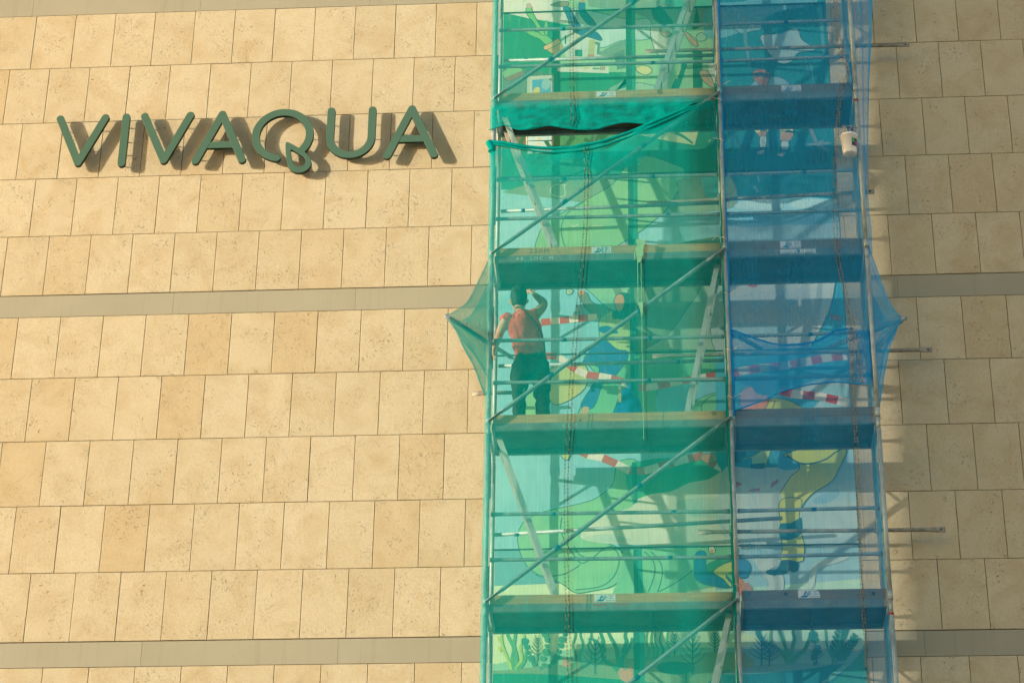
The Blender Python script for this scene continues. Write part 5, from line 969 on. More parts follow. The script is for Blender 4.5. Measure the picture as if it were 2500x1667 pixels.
def sticker(par, x0, x1, z0, z1, clipped=False):
    y = -1.0526; w, h = x1-x0, z1-z0
    poly = [(x0, z0), (x1, z0), (x1, z1), (x0, z1)] if not clipped else [(x0, z0), (x1, z0), (x1, z0+h*.35), (x1-w*.06, z1-h*.12), (x1-w*.2, z1), (x0, z1)]
    s = MB().prism(poly, y, y+.0005).build('sticker', 'white', par); s['label'] = 'white AB rental sticker with a blue wedge'
    q = lambda a, b: (x0+w*a, z0+h*b)
    m = MB().prism([q(.05, .08), q(.40, .08), q(.50, .34), q(.24, .34)], y-.0006, y-.0001)
    m.prism([q(.24, .36), q(.29, .36), q(.37, .85), q(.33, .85)], y-.0006, y-.0001)
    o = m.build('sticker_logo', 'bluep', par)
    text('sticker_letters', 'AB', h*.72, 'bluep', x0+w*.27, y-.0007, z0+h*.36, par, .15, .8)
    t = MB()
    for a, b, c in ((.66, .93, .76), (.76, .83, .60), (.68, .92, .44)):
        n = int((b-a)*34); t_ = a
        for k in range(n): t.prism([q(a+(b-a)*k/n, c), q(a+(b-a)*(k+.6)/n, c), q(a+(b-a)*(k+.6)/n, c+.08), q(a+(b-a)*k/n, c+.08)], y-.0006, y-.0001)
    for k in range(12): t.prism([q(.55+.035*k, .12), q(.572+.035*k, .12), q(.572+.035*k, .2), q(.55+.035*k, .2)], y-.0006, y-.0001)
    t.build('sticker_small_print', 'ink', par)
sticker(toe[1, 0], 7.318, 7.532, 16.183, 16.257); sticker(toe[1, 1], 9.37, 9.588, 16.186, 16.266)
sticker(toe[2, 0], 7.256, 7.467, 14.176, 14.255); sticker(toe[2, 1], 9.272, 9.491, 14.184, 14.269)
sticker(toe[4, 0], 7.265, 7.477, 10.180, 10.260); sticker(toe[4, 1], 9.28, 9.495, 10.190, 10.274, True)
text('pencil_marking', '250M', .078, 'pencil', 6.58, -1.0527, 14.196, toe[2, 0], .1, 1.35)
text('pencil_marking', '150', .07, 'pencil', 8.92, -1.0527, 16.192, toe[1, 1], .2, 1.2)
text('chalk_marking', 'AB  LOC. N', .055, 'chalk', 6.44, -1.0567, 14.112, sc, .1, 1.5)
text('chalk_marking', 'LOC', .05, 'chalk', 6.95, -1.0567, 12.112, sc, .1, 2.0)
s = MB().prism([(9.269, 14.112), (9.649, 14.112), (9.649, 14.163), (9.269, 14.163)], -1.0568, -1.0562).build('beam_label', 'white', sc); s['label'] = 'long white label strip on the blue bay deck beam'
m = MB(); m.box(9.445, 9.475, -1.0576, -1.057, 14.13, 14.158); m.build('beam_label_emblem', 'bluep', sc)
m = MB()
for k in range(26): m.box(9.28+.0135*k, 9.288+.0135*k, -1.0576, -1.057, 14.117, 14.122+.004*(k % 3))
m.build('beam_label_print', 'ink', sc)
s = MB().prism([(7.25, 10.131), (7.625, 10.131), (7.625, 10.163), (7.25, 10.163)], -1.0568, -1.0562).build('beam_label', 'beam', sc)
m = MB()
for a, b in ((7.255, 7.40), (7.46, 7.62)):
    for k in range(9): m.box(a+(b-a)*k/9, a+(b-a)*(k+.7)/9, -1.0576, -1.057, 10.139, 10.155)
m.build('beam_label_print', 'redp', sc)
for z in (16.02, 10.0): MB().tube([(10.18, YO, z-.013), (10.18, YO, z+.013)], .0245, 14).build('tape_mark', 'red', sc, True)
for x, z in ((9.16, 10.235), (10.02, 10.225)): MB().tube([(x, -1.054, z), (x, -1.05, z)], .02, 10).build('knot', 'ink', toe[4, 1])

# ------------------------------------------------------------------ ladders
def ladder(lab, xt, zt, xb, zb, yc=-.72):
    e = empty('ladder', (xb, yc, zb)); tag(e, lab, 'ladder', 'access ladders inside the scaffold')
    d = Vector((xb-xt, 0, zb-zt)).normalized(); nrm = Vector((-d.z, 0, d.x))
    for y in (yc-.16, yc+.16):
        a, b = Vector((xt, y, zt)), Vector((xb, y, zb)); q = []
        for p in (a, b):
            for sx in (-.028, .028):
                for sy in (-.0125, .0125): q.append(p+nrm*sx+Vector((0, sy, 0)))
        m = MB(); m.v = q; m.f = [(0, 1, 3, 2), (4, 6, 7, 5), (0, 4, 5, 1), (2, 3, 7, 6), (0, 2, 6, 4), (1, 5, 7, 3)]; m.build('stile', 'alu', e)
    n = int((Vector((xb, 0, zb))-Vector((xt, 0, zt))).length/.28)
    for i in range(1, n+1):
        p = Vector((xt, yc, zt)).lerp(Vector((xb, yc, zb)), (i-.4)/n); tube('rung', p+Vector((0, -.15, 0)), p+Vector((0, .15, 0)), .013, 'alu', e, 8)
ladder('ladder at the top of the green bay, beside the blue net', 8.52, 18.10, 7.92, 16.172)
ladder('ladder under the loose green net, leaning left', 6.27, 16.10, 6.93, 14.172)
ladder('ladder right of the painter on the deck in red shirt', 8.60, 14.10, 8.20, 12.172)
ladder('ladder below the painter\'s deck, leaning left', 6.27, 12.10, 6.93, 10.172)
ladder('lowest ladder, leaning right above the painted seaweed', 8.60, 10.10, 8.14, 8.172)

# ------------------------------------------------------------------ nets
def nz(x, z, s, k=0): return noise.noise(Vector((x*s, z*s, k*11.3)))
def sheet(name, xy, ztop, zbot, nz_, bulge, dens, mat, parent=None):
    """netting hung on a plan curve xy[(x,y)], between edge curves"""
    v, f, dn = [], [], []; n = len(xy)
    for j in range(nz_+1):
        t = j/nz_
        for i, (x, y) in enumerate(xy):
            za, zb = ztop(x), zbot(x); z = za+(zb-za)*t
            v.append((x+(bulge(x, z, t, 1) if 0 < i < n-1 else 0)*.25, y+bulge(x, z, t, 0)*(1 if 0 < i < n-1 else .3), z)); dn.append(max(0, min(1, dens(x, z, t))))
    for j in range(nz_):
        for i in range(n-1): q = j*n+i; f.append((q, q+1, q+n+1, q+n))
    o = mesh(name, v, f, mat, parent, True)
    a = o.data.attributes.new('weave', 'FLOAT', 'POINT'); a.data.foreach_set('value', dn); return o
def plan(pts, n):
    out = []
    for (a, b), (c, d) in zip(pts, pts[1:]):
        k = max(1, int(n*math.hypot(c-a, d-b))); out += [(a+(c-a)*i/k, b+(d-b)*i/k) for i in range(k)]
    return out+[pts[-1]]
gplan = plan([(6.138, -1.02), (6.140, -1.085), (6.155, -1.108), (6.20, -1.128), (6.45, -1.142), (7.5, -1.148), (8.45, -1.138), (8.58, -1.115), (8.632, -1.07), (8.665, -1.036)], 66)
def hem_g1(x): return interp(CURVES['green_upper_hem'], x)
def top_g2(x): return interp(CURVES['green_lower_top'], x)
def bul_g1(x, z, t, k):
    hang = max(0, min(1, (16.13-z)/.12)); return .010*nz(x, z, 1.1, k)+.004*nz(x, z*.3, 7, k+3)+hang*(.020*nz(x*1.3, z, 4, k+5)+.011*nz(x*.7, z*1.6, 13, k+6)+.006*nz(x*.8, z*1.5, 30, k+7))
def den_g1(x, z, t):
    hang = max(0, min(1, (16.10-z)/.05)); return .44+.31*hang+hang*.30*nz(x*.8, z*2.2, 9, 4)
gn = empty('debris_net', (7.4, -1.14, 16)); tag(gn, 'upper green debris net with a crumpled hem hanging below the top deck', 'net')
sheet('netting', gplan, lambda x: 20.1, hem_g1, 300, bul_g1, den_g1, 'gnet', gn)
def edge_roll(name, curve, y, r, mat, par, wob=.006, den=.9):
    pts = catmull([(x, y(x) if callable(y) else y, z) for x, z in curve], False, 6)
    pts = [(p[0], p[1]+wob*nz(p[0], p[2], 6, 1), p[2]+wob*nz(p[0], p[2], 7, 2)) for p in pts]
    rs = [r*(1+.35*nz(p[0], p[2], 5, 9)) for p in pts]
    o = MB().tube(pts, rs, 10).build(name, mat, par, True)
    a = o.data.attributes.new('weave', 'FLOAT', 'POINT'); a.data.foreach_set('value', [den]*len(o.data.vertices)); return o
gy = lambda x: -1.142 if 6.3 < x < 8.5 else (-1.115 if x < 6.3 else -1.12+.09*max(0, (x-8.5)/.18))
edge_roll('hem', [(x, z) for x, z in CURVES['green_upper_hem'] if 6.12 < x < 7.9], gy, .006, 'gnet', gn, .004, .95)
def bul_g2(x, z, t, k):
    d = top_g2(x)-z; near = math.exp(-d/.35); return .010*nz(x, z, 1.0, k+20)+.004*nz(x, z*.3, 7, k+23)+near*.03*nz(x, d, 6, k+25)
def den_g2(x, z, t):
    d = top_g2(x)-z; m = max(0, min(1, (8.5-x)/1.0))
    fold = math.exp(-(d/(.10+.36*m))**4); return .44+.36*fold*(.75+.7*nz(x*.35, d+.12*x, 11, 7))
g2 = empty('debris_net', (7.4, -1.14, 12)); tag(g2, 'lower green debris net with a sagging rolled top edge over the painter', 'net')
sheet('netting', gplan, top_g2, lambda x: 8.1, 190, bul_g2, den_g2, 'gnet', g2)
edge_roll('rolled_edge', [(x, z) for x, z in CURVES['green_lower_top'] if x < 8.70], gy, .021, 'gnet', g2)
for k in (1,): edge_roll('rolled_edge', [(x, z-.03*k-.035*k*math.sin(max(0, min(1, (x-6.2)/2.4))*math.pi)) for x, z in CURVES['green_lower_top'] if x < 8.70], lambda x: gy(x)-.008, .012/k, 'gnet', g2, .008)
edge_roll('tied_knot', [(6.13, 15.60), (6.15, 15.56), (6.17, 15.52), (6.16, 15.47)], -1.115, .035, 'gnet', g2, .02)
def tent(name, A, B, tip, bow, mat, parent, n=26, m=40, dens=.56, y=None):
    """net stretched from a standard (A top .. B bottom) to an outrigger tip, edges bowed inwards"""
    v, f, dn = [], [], []; A, B, tip = Vector(A), Vector(B), Vector(tip)
    for i in range(n+1):
        s = i/n; shr = (1-s)**bow
        for j in range(m+1):
            t = j/m; base = A.lerp(B, t); mid = A.lerp(B, .5); c = mid.lerp(tip, s)
            tz = tip.z+(base.z-tip.z)*shr*(1+.10*math.sin(s*9+t*2)*(1-s)*s*2)-(.10*math.sin(s*math.pi)*t*t if base.x < 8 else .05*math.sin(s*math.pi)*(1-t))
            p = Vector((base.x+(tip.x-base.x)*s, base.y+(tip.y-base.y)*s, tz))
            w = .02*nz(t*5, s, 3, 4)*(1-s)*s*4; v.append((p.x+w, p.y+w, p.z))
            e = max(abs(t-.5)*2-.9, 0)*10; dn.append(dens+.35*e+.25*max(0, nz(t*9, s*.5, 2, 6)))
    for i in range(n):
        for j in range(m): q = i*(m+1)+j; f.append((q, q+1, q+m+2, q+m+1))
    o = mesh(name, v, f, mat, parent, True); a = o.data.attributes.new('weave', 'FLOAT', 'POINT'); a.data.foreach_set('value', dn); return o
tent('net_return', (6.145, -1.10, 14.10), (6.145, -1.10, 12.45), LT+Vector((-.01, -.02, .02)), 1.75, 'gnet', g2)
tent('net_return', (6.16, -.90, 14.02), (6.16, -.90, 12.75), LT+Vector((-.005, .01, -.02)), 2.3, 'gnet', g2, dens=.5)
# pale paint that ran down the net
sp = MB()
blob = [(7.735, 14.27), (7.80, 14.262), (7.835, 14.25), (7.815, 14.17), (7.805, 14.10), (7.79, 14.02), (7.765, 13.985), (7.748, 14.0), (7.735, 14.09), (7.728, 14.15), (7.75, 14.2)]
q = catmull(blob, True, 4); sp.prism(q, -1.166, -1.160)
for x, z0, z1, w in ((7.748, 14.01, 13.47, .0032), (7.785, 14.01, 12.97, .0034), (7.722, 14.11, 14.02, .004), (7.81, 14.12, 14.06, .004), (7.783, 13.0, 11.9, .0026)):
    n = 14; pts = [(x+.004*nz(z0+i*.3, x, 3, 2), -1.163, z0+(z1-z0)*i/n) for i in range(n+1)]; sp.tube(pts, w, 6)
sp.prism([(7.745, 13.50), (7.80, 13.50), (7.797, 13.40), (7.782, 13.30), (7.77, 13.40)], -1.168, -1.162)
s = sp.build('paint_spill', 'spill', g2); s['label'] = 'pale green paint spill running down the net'

bplan = plan([(8.692, -1.035), (8.715, -1.062), (8.76, -1.086), (9.5, -1.092), (10.08, -1.086), (10.145, -1.062), (10.168, -1.034)], 40)
hem_b1 = lambda x: interp(CURVES['blue_upper_hem'], x); top_b2 = lambda x: interp(CURVES['blue_lower_top'], x)
bn = empty('debris_net', (9.4, -1.06, 16)); tag(bn, 'upper blue debris net ending in a slanting wavy hem', 'net')
sheet('netting', bplan, lambda x: 20.1, hem_b1, 150, lambda x, z, t, k: .007*nz(x, z, 1.3, k+40)+.003*nz(x, z*.3, 8, k+42), lambda x, z, t: .41+.10*max(0, (x-10.05)/.1)+(.1 if z < 13.0 else 0), 'bnet', bn)
edge_roll('hem', [(x, z) for x, z in CURVES['blue_upper_hem'] if 8.69 < x < 10.17], -1.095, .007, 'bnet', bn, .004, .95)
b2 = empty('debris_net', (9.4, -1.05, 11)); tag(b2, 'lower blue debris net with a sagging top edge below the middle rail', 'net')
b2plan = [(x, y+.016) for x, y in bplan]
sheet('netting', b2plan, top_b2, lambda x: 8.1, 130, lambda x, z, t, k: .006*nz(x, z, 1.3, k+50)+.003*nz(x, z*.3, 8, k+52), lambda x, z, t: .33+.24*math.exp(-((top_b2(x)-z)/.12)**2), 'bnet', b2)
edge_roll('hem', [(x, z) for x, z in CURVES['blue_lower_top'] if 8.69 < x < 10.17], -1.078, .010, 'bnet', b2, .006, .9)
# blue net returning along the side of the scaffold, gathered in folds
sr = empty('debris_net', (10.2, -.7, 14)); tag(sr, 'folded blue debris net wrapping the right-hand side of the scaffold', 'net')
se = CURVES['side_edge']; se = sorted([p for p in se], key=lambda p: -p[1]); zt_ = se[0][1]
def side_x(z):
    for (x0, z0), (x1, z1) in zip(se, se[1:]):
        if z1 <= z <= z0: return x0+(x1-x0)*((z0-z)/max(1e-6, z0-z1))
    return se[0][0]+.05 if z > zt_ else 10.22
v, f, dn = [], [], []; NJ, NI = 150, 22
for j in range(NJ+1):
    z = 20.0+(14.0-20.0)*j/NJ; xe = side_x(z)
    for i in range(NI+1):
        s = i/NI; fold = math.sin(s*math.pi*5+1.2*nz(z*.6, 1, 1, 3)*2)
        v.append((10.185+(xe-10.185)*s+.010*fold*math.sin(s*math.pi), -1.04+.24*s+.03*fold*math.sin(s*math.pi), z)); dn.append(.46+.34*max(0, fold)**3+(.3 if s > .93 else 0))
for j in range(NJ):
    for i in range(NI): q = j*(NI+1)+i; f.append((q, q+1, q+NI+2, q+NI+1))
o = mesh('netting', v, f, 'bnet', sr, True); a = o.data.attributes.new('weave', 'FLOAT', 'POINT'); a.data.foreach_set('value', dn)
tent('net_return', (10.20, -1.05, 14.25), (10.205, -1.05, 12.25), RT+Vector((.005, .005, .022)), 1.7, 'bnet', sr, dens=.6)
tent('net_return', (10.19, -.75, 13.95), (10.19, -.75, 12.35), RT+Vector((.0, .02, -.01)), 2.3, 'bnet', sr, dens=.45)
v, f, dn = [], [], []; NJ, NI = 170, 14
for j in range(NJ+1):
    z = 20.0+(8.1-20.0)*j/NJ
    for i in range(NI+1):
        s = i/NI; v.append((10.186-.022*math.sin(s*math.pi)*(1+1.6*nz(z*.8, 3, 1, 1))+.012*nz(z, s, 4, 2), -1.03+.66*s, z)); dn.append(.42+.3*nz(z*.7, s*2, 2, 8))
for j in range(NJ):
    for i in range(NI): q = j*(NI+1)+i; f.append((q, q+1, q+NI+2, q+NI+1))
o = mesh('netting', v, f, 'bnet', sr, True); a = o.data.attributes.new('weave', 'FLOAT', 'POINT'); a.data.foreach_set('value', dn)
for z0, z1 in ((16.55, 16.2), (13.2, 12.6)):
    edge_roll('tied_knot', [(10.16, z0), (10.175, (z0+z1)/2), (10.165, z1)], -1.02, .028, 'bnet', sr, .02)
# eyelet cords: paired strips of slit eyelets woven into the nets
def cord(curve, y, parent, seed, tan=.4):
    pts = catmull(curve, False, 8); ln = [0]
    for a, b in zip(pts, pts[1:]): ln.append(ln[-1]+math.hypot(b[0]-a[0], b[1]-a[1]))
    yv = y if callable(y) else (lambda x: y)
    step = .040; n = int(ln[-1]/step); dk, lt = MB(), MB(); j = 0; rnd = random.Random(seed); P = []
    for i in range(n+1):
        t = i*step
        while j < len(ln)-2 and ln[j+1] < t: j += 1
        u = (t-ln[j])/max(1e-6, ln[j+1]-ln[j]); P.append((pts[j][0]+(pts[j+1][0]-pts[j][0])*u, pts[j][1]+(pts[j+1][1]-pts[j][1])*u))
    for i in range(n):
        (x0, z0), (x1, z1) = P[i], P[i+1]; dx, dz = x1-x0, z1-z0; l = math.hypot(dx, dz); nx, nzz = -dz/l, dx/l
        mx, mz = (x0+x1)/2, (z0+z1)/2
        w = .0068; yy = yv(mx)
        for s in (-1, 1):            # the two sides of each slit
            poly = [(x0+nx*s*.0022, z0+nzz*s*.0022), (mx+nx*s*w, mz+nzz*s*w), (x1+nx*s*.0022, z1+nzz*s*.0022), (mx+nx*s*(w-.0048), mz+nzz*s*(w-.0048))]
            (dk if ((i+s) % 3 and tan > .3) or rnd.random() < tan else lt).prism(poly, yy-.003, yy)
    if dk.v: o = dk.build('eyelet_cord', 'cord_d', parent); o['kind'] = 'stuff'
    if lt.v: o = lt.build('eyelet_cord', 'cord_l', parent); o['kind'] = 'stuff'
for nm, par, y in (('g1a', gn, -1.165), ('g1b', gn, -1.165), ('g2a', g2, -1.165), ('g2b', g2, -1.165), ('b1a', bn, -1.106), ('b1b', bn, -1.106), ('b2a', b2, -1.09), ('b2b', b2, -1.09)): cord(CURVES['cord_'+nm], y, par, nm, .4 if nm[0] == 'g' else .25)
# ties on the middle standard
ti = 0
for z, sx in ((16.27, 1), (16.08, -1), (15.55, -1), (13.62, 1), (12.95, 1), (12.40, 1), (14.30, -1), (10.32, 1)):
    p = [(8.68+.028*math.cos(R(a)), YO+.034*math.sin(R(a)), z+.012*math.sin(R(a*2))) for a in range(0, 361, 24)]
    MB().tube(p, .0035, 6).tube([p[0], (8.68+sx*.08, YO-.03, z+.02), (8.68+sx*.13, YO-.05, z+.035*sx)], .0026, 6).build('cable_tie', 'rope', sc, True)
for a, b, yy, mat, par in (((8.662, 16.3), (8.655, 9.0), -1.075, 'gnet', g2), ((8.702, 18.6), (8.706, 12.2), -1.068, 'bnet', bn)):
    n = 40; pts = [(a[0]+(b[0]-a[0])*i/n+.014*nz(i*.35, 1, 1, 5), a[1]+(b[1]-a[1])*i/n) for i in range(n+1)]
    edge_roll('gathered_edge', pts, yy, .016, mat, par, .012, .85)

# ------------------------------------------------------------------ painter
pe = empty('person', (6.60, -.76, 12.17)); tag(pe, 'painter in red sleeveless shirt, black trousers and cap reaching up to the mural', 'person')
Y0 = -.76
def blobs(name, tubes, mat, voxel, sm=3, folds=None):
    m = MB()
    for pts, rs in tubes: m.tube(pts, rs, 14)
    o = m.build(name, mat, pe)
    rm = o.modifiers.new('remesh', 'REMESH'); rm.mode = 'VOXEL'; rm.voxel_size = voxel; rm.use_smooth_shade = True
    s = o.modifiers.new('smooth', 'SMOOTH'); s.factor = .5; s.iterations = sm
    if folds:
        for size, st in folds:
            tx = bpy.data.textures.new(name+'_folds', 'CLOUDS'); tx.noise_scale = size; tx.noise_depth = 2
            dm = o.modifiers.new('folds', 'DISPLACE'); dm.texture = tx; dm.strength = st; dm.mid_level = .5; dm.texture_coords = 'LOCAL'
    return o
def finger(base, d1, d2, l, r): b = Vector(base); a = b+Vector(d1).normalized()*l*.55; c = a+Vector(d2).normalized()*l*.45; return ([b, a, c, c+Vector(d2).normalized()*.004], [r, r*.95, r*.8, r*.3])
HR = Vector((6.590, Y0+.155, 13.955)); HL = Vector((6.198, Y0-.03, 13.15))
body = [
    # torso, neck, head (seen from behind)
    ([(6.585, Y0, 12.95), (6.58, Y0, 13.10), (6.545, Y0+.01, 13.33), (6.51, Y0+.01, 13.49), (6.485, Y0, 13.60), (6.470, Y0, 13.655)], [(.15, .10), (.14, .095), (.165, .105), (.18, .10), (.12, .08), (.06, .055)]),
    ([(6.472, Y0, 13.60), (6.464, Y0+.012, 13.71)], [(.056, .058), (.056, .058)]),
    ([(6.460, Y0+.03, 13.675), (6.458, Y0+.025, 13.70), (6.456, Y0+.012, 13.76), (6.456, Y0+.005, 13.83), (6.456, Y0+.005, 13.89), (6.456, Y0+.01, 13.925)], [(.045, .055), (.066, .08), (.080, .098), (.084, .104), (.072, .09), (.03, .04)]),
    ([(6.540, Y0+.01, 13.800), (6.552, Y0+.0, 13.775), (6.540, Y0+.005, 13.745)], [.012, .018, .010]), ([(6.372, Y0+.01, 13.800), (6.360, Y0, 13.775), (6.372, Y0+.005, 13.745)], [.012, .018, .010]),
    ([(6.446, Y0+.11, 13.775), (6.446, Y0+.125, 13.755)], [.018, .014]),
    # right arm raised to the wall
    ([(6.585, Y0, 13.575), (6.64, Y0+.015, 13.615), (6.705, Y0+.05, 13.715), (6.728, Y0+.065, 13.765)], [.064, .060, .050, .044]),
    ([(6.728, Y0+.065, 13.765), (6.705, Y0+.09, 13.815), (6.635, Y0+.13, 13.905), (6.612, Y0+.145, 13.935)], [.044, .046, .034, .027]),
    ([(6.618, Y0+.142, 13.928), HR+Vector((.008, 0, 0)), HR+Vector((-.025, .012, .03))], [(.028, .020), (.040, .018), (.036, .014)]),
    finger(HR+Vector((-.005, .008, .035)), (-.35, .5, .8), (-.7, .6, .2), .075, .0092), finger(HR+Vector((-.022, .012, .033)), (-.5, .5, .7), (-.8, .5, .1), .08, .0095),
    finger(HR+Vector((-.034, .012, .020)), (-.6, .5, .5), (-.85, .45, 0), .075, .0092), finger(HR+Vector((-.040, .010, .004)), (-.75, .45, .35), (-.9, .4, -.1), .06, .0085),
    finger(HR+Vector((.018, .004, .012)), (.25, .5, .8), (-.3, .6, .7), .065, .010),
    # left arm hanging towards the standard
    ([(6.375, Y0, 13.555), (6.325, Y0-.005, 13.535), (6.268, Y0-.005, 13.42), (6.250, Y0-.01, 13.345)], [.064, .062, .048, .043]),
    ([(6.250, Y0-.01, 13.345), (6.234, Y0-.015, 13.29), (6.208, Y0-.025, 13.215), (6.202, Y0-.028, 13.19)], [.043, .043, .032, .026]),
    ([(6.202, Y0-.028, 13.195), HL, HL+Vector((-.002, -.012, -.04))], [(.020, .027), (.018, .040), (.014, .036)]),
]
for k, (dy, l) in enumerate(((.026, .07), (.010, .078), (-.008, .074), (-.024, .06))):
    body.append(finger(HL+Vector((-.002, dy-.010, -.042)), (.12, -.05, -1), (.6, -.1, -.8), l, .0092-.0004*k))
body.append(finger(HL+Vector((.008, .03, -.004)), (.25, .55, -.8), (.4, .1, -.9), .062, .010))
for s, hx, kx, fx in ((-1, 6.50, 6.485, 6.478), (1, 6.675, 6.715, 6.73)):
    body.append(([(hx, Y0, 13.0), (hx+s*.01, Y0, 12.88), (kx, Y0+.01, 12.63), (kx, Y0+.005, 12.55), (fx, Y0-.01, 12.30), (fx, Y0-.015, 12.21)], [(.082, .09), (.085, .095), (.058, .062), (.055, .06), (.043, .048), (.036, .04)]))
blobs('body', body, 'skin', .0075, 2)
blobs('shirt', [([(6.585, Y0, 13.075), (6.580, Y0, 13.14), (6.555, Y0+.006, 13.30), (6.525, Y0+.006, 13.45), (6.49, Y0, 13.565), (6.474, Y0-.004, 13.64)], [(.165, .122), (.158, .118), (.172, .122), (.186, .116), (.155, .094), (.080, .068)]),
                ([(6.38, Y0, 13.575), (6.325, Y0-.004, 13.545), (6.300, Y0-.006, 13.515)], [(.072, .070), (.077, .072), (.072, .068)]),
                ([(6.575, Y0, 13.590), (6.625, Y0+.01, 13.615), (6.648, Y0+.018, 13.645)], [(.072, .068), (.072, .068), (.064, .064)])], 'shirt', .009, 3, [(.09, .035), (.035, .014)])
blobs('trousers', [([(6.582, Y0, 13.12), (6.585, Y0, 13.04), (6.590, Y0, 12.92), (6.590, Y0, 12.84)], [(.162, .112), (.178, .125), (.205, .135), (.190, .12)]),
                   ([(6.480, Y0, 13.0), (6.472, Y0, 12.86), (6.474, Y0+.01, 12.63), (6.476, Y0+.005, 12.55), (6.478, Y0-.01, 12.32), (6.478, Y0-.012, 12.225)], [(.098, .11), (.100, .118), (.075, .09), (.068, .085), (.064, .08), (.066, .08)]),
                   ([(6.685, Y0, 13.0), (6.705, Y0, 12.86), (6.716, Y0+.01, 12.63), (6.722, Y0+.005, 12.55), (6.732, Y0-.01, 12.32), (6.735, Y0-.012, 12.225)], [(.10, .11), (.105, .118), (.080, .09), (.073, .085), (.066, .08), (.068, .08)])], 'trousers', .010, 3, [(.13, .05), (.05, .022)])
blobs('cap', [([(6.456, Y0+.006, 13.80), (6.456, Y0+.006, 13.85), (6.456, Y0+.008, 13.92), (6.456, Y0+.01, 13.955)], [(.092, .112), (.095, .116), (.080, .098), (.034, .045)]),
              ([(6.448, Y0+.07, 13.825), (6.440, Y0+.17, 13.81)], [(.072, .012), (.057, .008)])], 'cap', .009, 2)
blobs('hair', [([(6.458, Y0-.018, 13.70), (6.457, Y0-.016, 13.75), (6.456, Y0-.008, 13.82)], [(.060, .070), (.082, .096), (.088, .106)])], 'hair', .010, 2)
for fx, s in ((6.478, -1), (6.735, 1)):
    blobs('shoe', [([(fx, Y0-.07, 12.205), (fx, Y0, 12.215), (fx+s*.02, Y0+.10, 12.205), (fx+s*.03, Y0+.18, 12.197)], [(.036, .03), (.045, .042), (.048, .034), (.036, .022)])], 'trousers', .012, 2)
st_ = [(6.42, Y0+.04, 13.675), (6.455, Y0-.075, 13.66), (6.52, Y0-.108, 13.60), (6.60, Y0-.128, 13.50), (6.68, Y0-.126, 13.38), (6.728, Y0-.07, 13.27), (6.742, Y0-.03, 13.18), (6.745, Y0+.0, 13.10)]
pts = catmull(st_, False, 6); MB().tube(pts, [(.015, .004)]*len(pts), 8).build('shoulder_strap', 'trousers', pe, True)

# ------------------------------------------------------------------ bag and bucket
be = empty('plastic_bag', (7.62, -.60, 12.17)); tag(be, 'shiny blue plastic bag on the deck behind the diagonal brace', 'bag')
v, f = [], []; n, rings = 40, 16
prof = [(0.0, .19), (.03, .205), (.10, .20), (.20, .185), (.30, .165), (.40, .135), (.47, .10), (.53, .06), (.56, .05)]
for j in range(rings+1):
    t = j/rings*(len(prof)-1); a = min(int(t), len(prof)-2); u = t-a; z = prof[a][0]+(prof[a+1][0]-prof[a][0])*u; r = prof[a][1]+(prof[a+1][1]-prof[a][1])*u
    for i in range(n):
        th = 2*math.pi*i/n; w = 1+.16*noise.noise(Vector((math.cos(th)*2.2, math.sin(th)*2.2, z*5)))+.06*noise.noise(Vector((math.cos(th)*7, math.sin(th)*7, z*9)))
        v.append((7.62+r*w*math.cos(th), -.64+r*.72*w*math.sin(th), 12.172+z+.015*math.sin(th*2)*(z > .4)))
for j in range(rings):
    for i in range(n): q = j*n; f.append((q+i, q+(i+1) % n, q+n+(i+1) % n, q+n+i))
f.append(tuple(range(n-1, -1, -1))); f.append(tuple(rings*n+i for i in range(n)))
mesh('sack', v, f, 'bag', be, True)
for s in (-1, 1): MB().tube(catmull([(7.60+s*.03, -.66, 12.70), (7.58+s*.06, -.67, 12.78), (7.60+s*.02, -.66, 12.84), (7.63, -.65, 12.74)], False, 6), [(.016, .004)]*19, 8).build('handle', 'bag', be, True)
MB().box(7.52, 7.55, -.83, -.825, 12.50, 12.68).build('yellow_tag', 'yellow', be)

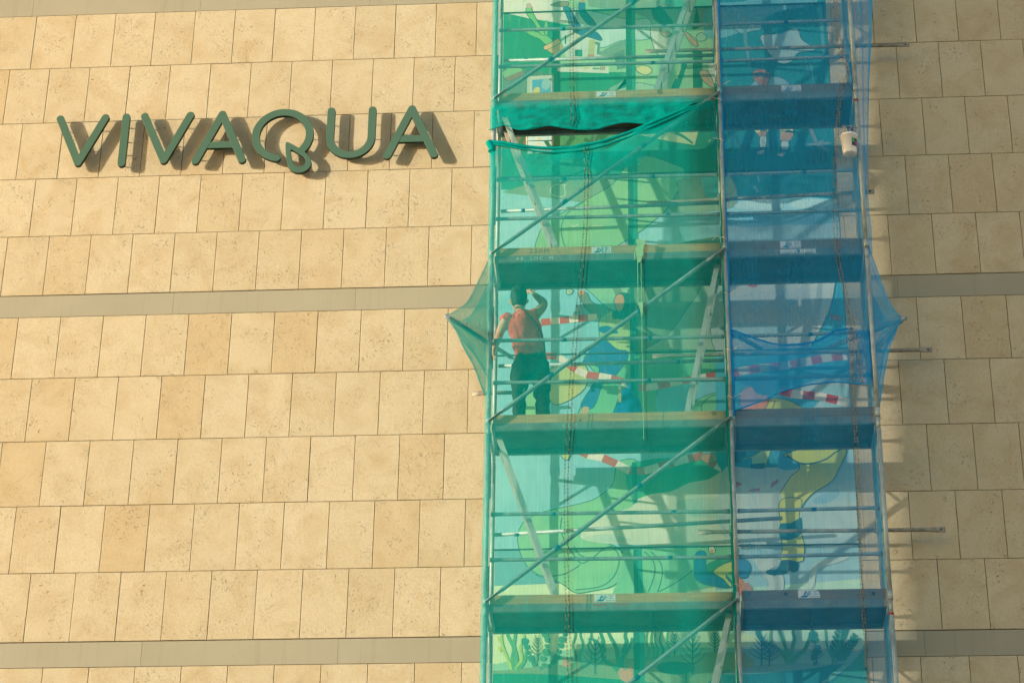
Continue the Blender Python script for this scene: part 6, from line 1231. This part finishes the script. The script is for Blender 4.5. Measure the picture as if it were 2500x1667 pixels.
bk = empty('bucket', (10.062, -1.195, 15.25)); tag(bk, 'white plastic bucket hanging beside the right-hand standard', 'bucket')
bx, by, bz = 10.062, -1.195, 15.25
def lathe(prof, cx_, cy_, n=28):
    m = MB(); k = len(prof)
    for r, z in prof: m.v += [(cx_+r*math.cos(2*math.pi*i/n), cy_+r*math.sin(2*math.pi*i/n), z) for i in range(n)]
    for j in range(k-1): m.f += [(j*n+i, j*n+(i+1) % n, (j+1)*n+(i+1) % n, (j+1)*n+i) for i in range(n)]
    return m
lathe([(.001, bz), (.072, bz), (.074, bz+.004), (.088, bz+.205), (.095, bz+.207), (.096, bz+.235), (.091, bz+.238), (.085, bz+.236), (.070, bz+.01), (.001, bz+.008)], bx, by).build('pail', 'white', bk, True)
MB().tube(catmull([(bx-.105, by, bz+.215), (bx-.075, by, bz+.31), (bx, by, bz+.37), (bx+.075, by, bz+.31), (bx+.105, by, bz+.215)], False, 7), .0035, 6).build('handle', 'galv', bk, True)
def patch(name, a0, a1, z0, z1, mat):
    m = MB(); n = 6
    for z in (z0, z1):
        for i in range(n+1):
            t = R(a0+(a1-a0)*i/n); r = .074+.014*(z-bz)/.205+.002; m.v.append((bx+r*math.cos(t), by+r*math.sin(t), z))
    m.f = [(i, i+1, n+2+i, n+1+i) for i in range(n)]; m.build(name, mat, bk)
patch('printed_label', -75, -22, bz+.07, bz+.165, 'ink'); patch('printed_label', -72, -55, bz+.11, bz+.16, 'greenp'); patch('printed_label', -50, -30, bz+.08, bz+.13, 'purple')
for o_ in [o for o in bk.children if o.name.startswith('printed_label')][1:]:
    for v_ in o_.data.vertices: v_.co.y -= .002; v_.co.x += .001
for k, (dx, dy, l) in enumerate(((-.05, -.02, .12), (.0, .03, .15), (.045, -.01, .10))):
    b_ = empty('paint_brush', (bx+dx, by+dy, bz+.15)); tag(b_, ('paint brush at the left rim of the white bucket', 'tallest paint brush standing in the white bucket', 'short paint brush at the right rim of the white bucket')[k], 'brush', 'brushes in the bucket')
    MB().tube([(bx+dx*.6, by+dy*.6, bz+.11), (bx+dx, by+dy, bz+.24+l)], [.007, .009], 8).build('brush_handle', ('wood', 'tapeb', 'red')[k], b_, True)
    MB().tube([(bx+dx*.5, by+dy*.5, bz+.02), (bx+dx*.6, by+dy*.6, bz+.11)], [(.022, .006), (.018, .007)], 8).build('bristle', 'whitebrush', b_)
MB().tube([(bx, by, bz+.37), (10.12, -1.13, bz+.40), (10.17, -1.095, bz+.41), (10.205, -1.07, bz+.41), (10.18, -1.045, bz+.41)], .005, 6).build('hanging_wire', 'galv', bk, True)
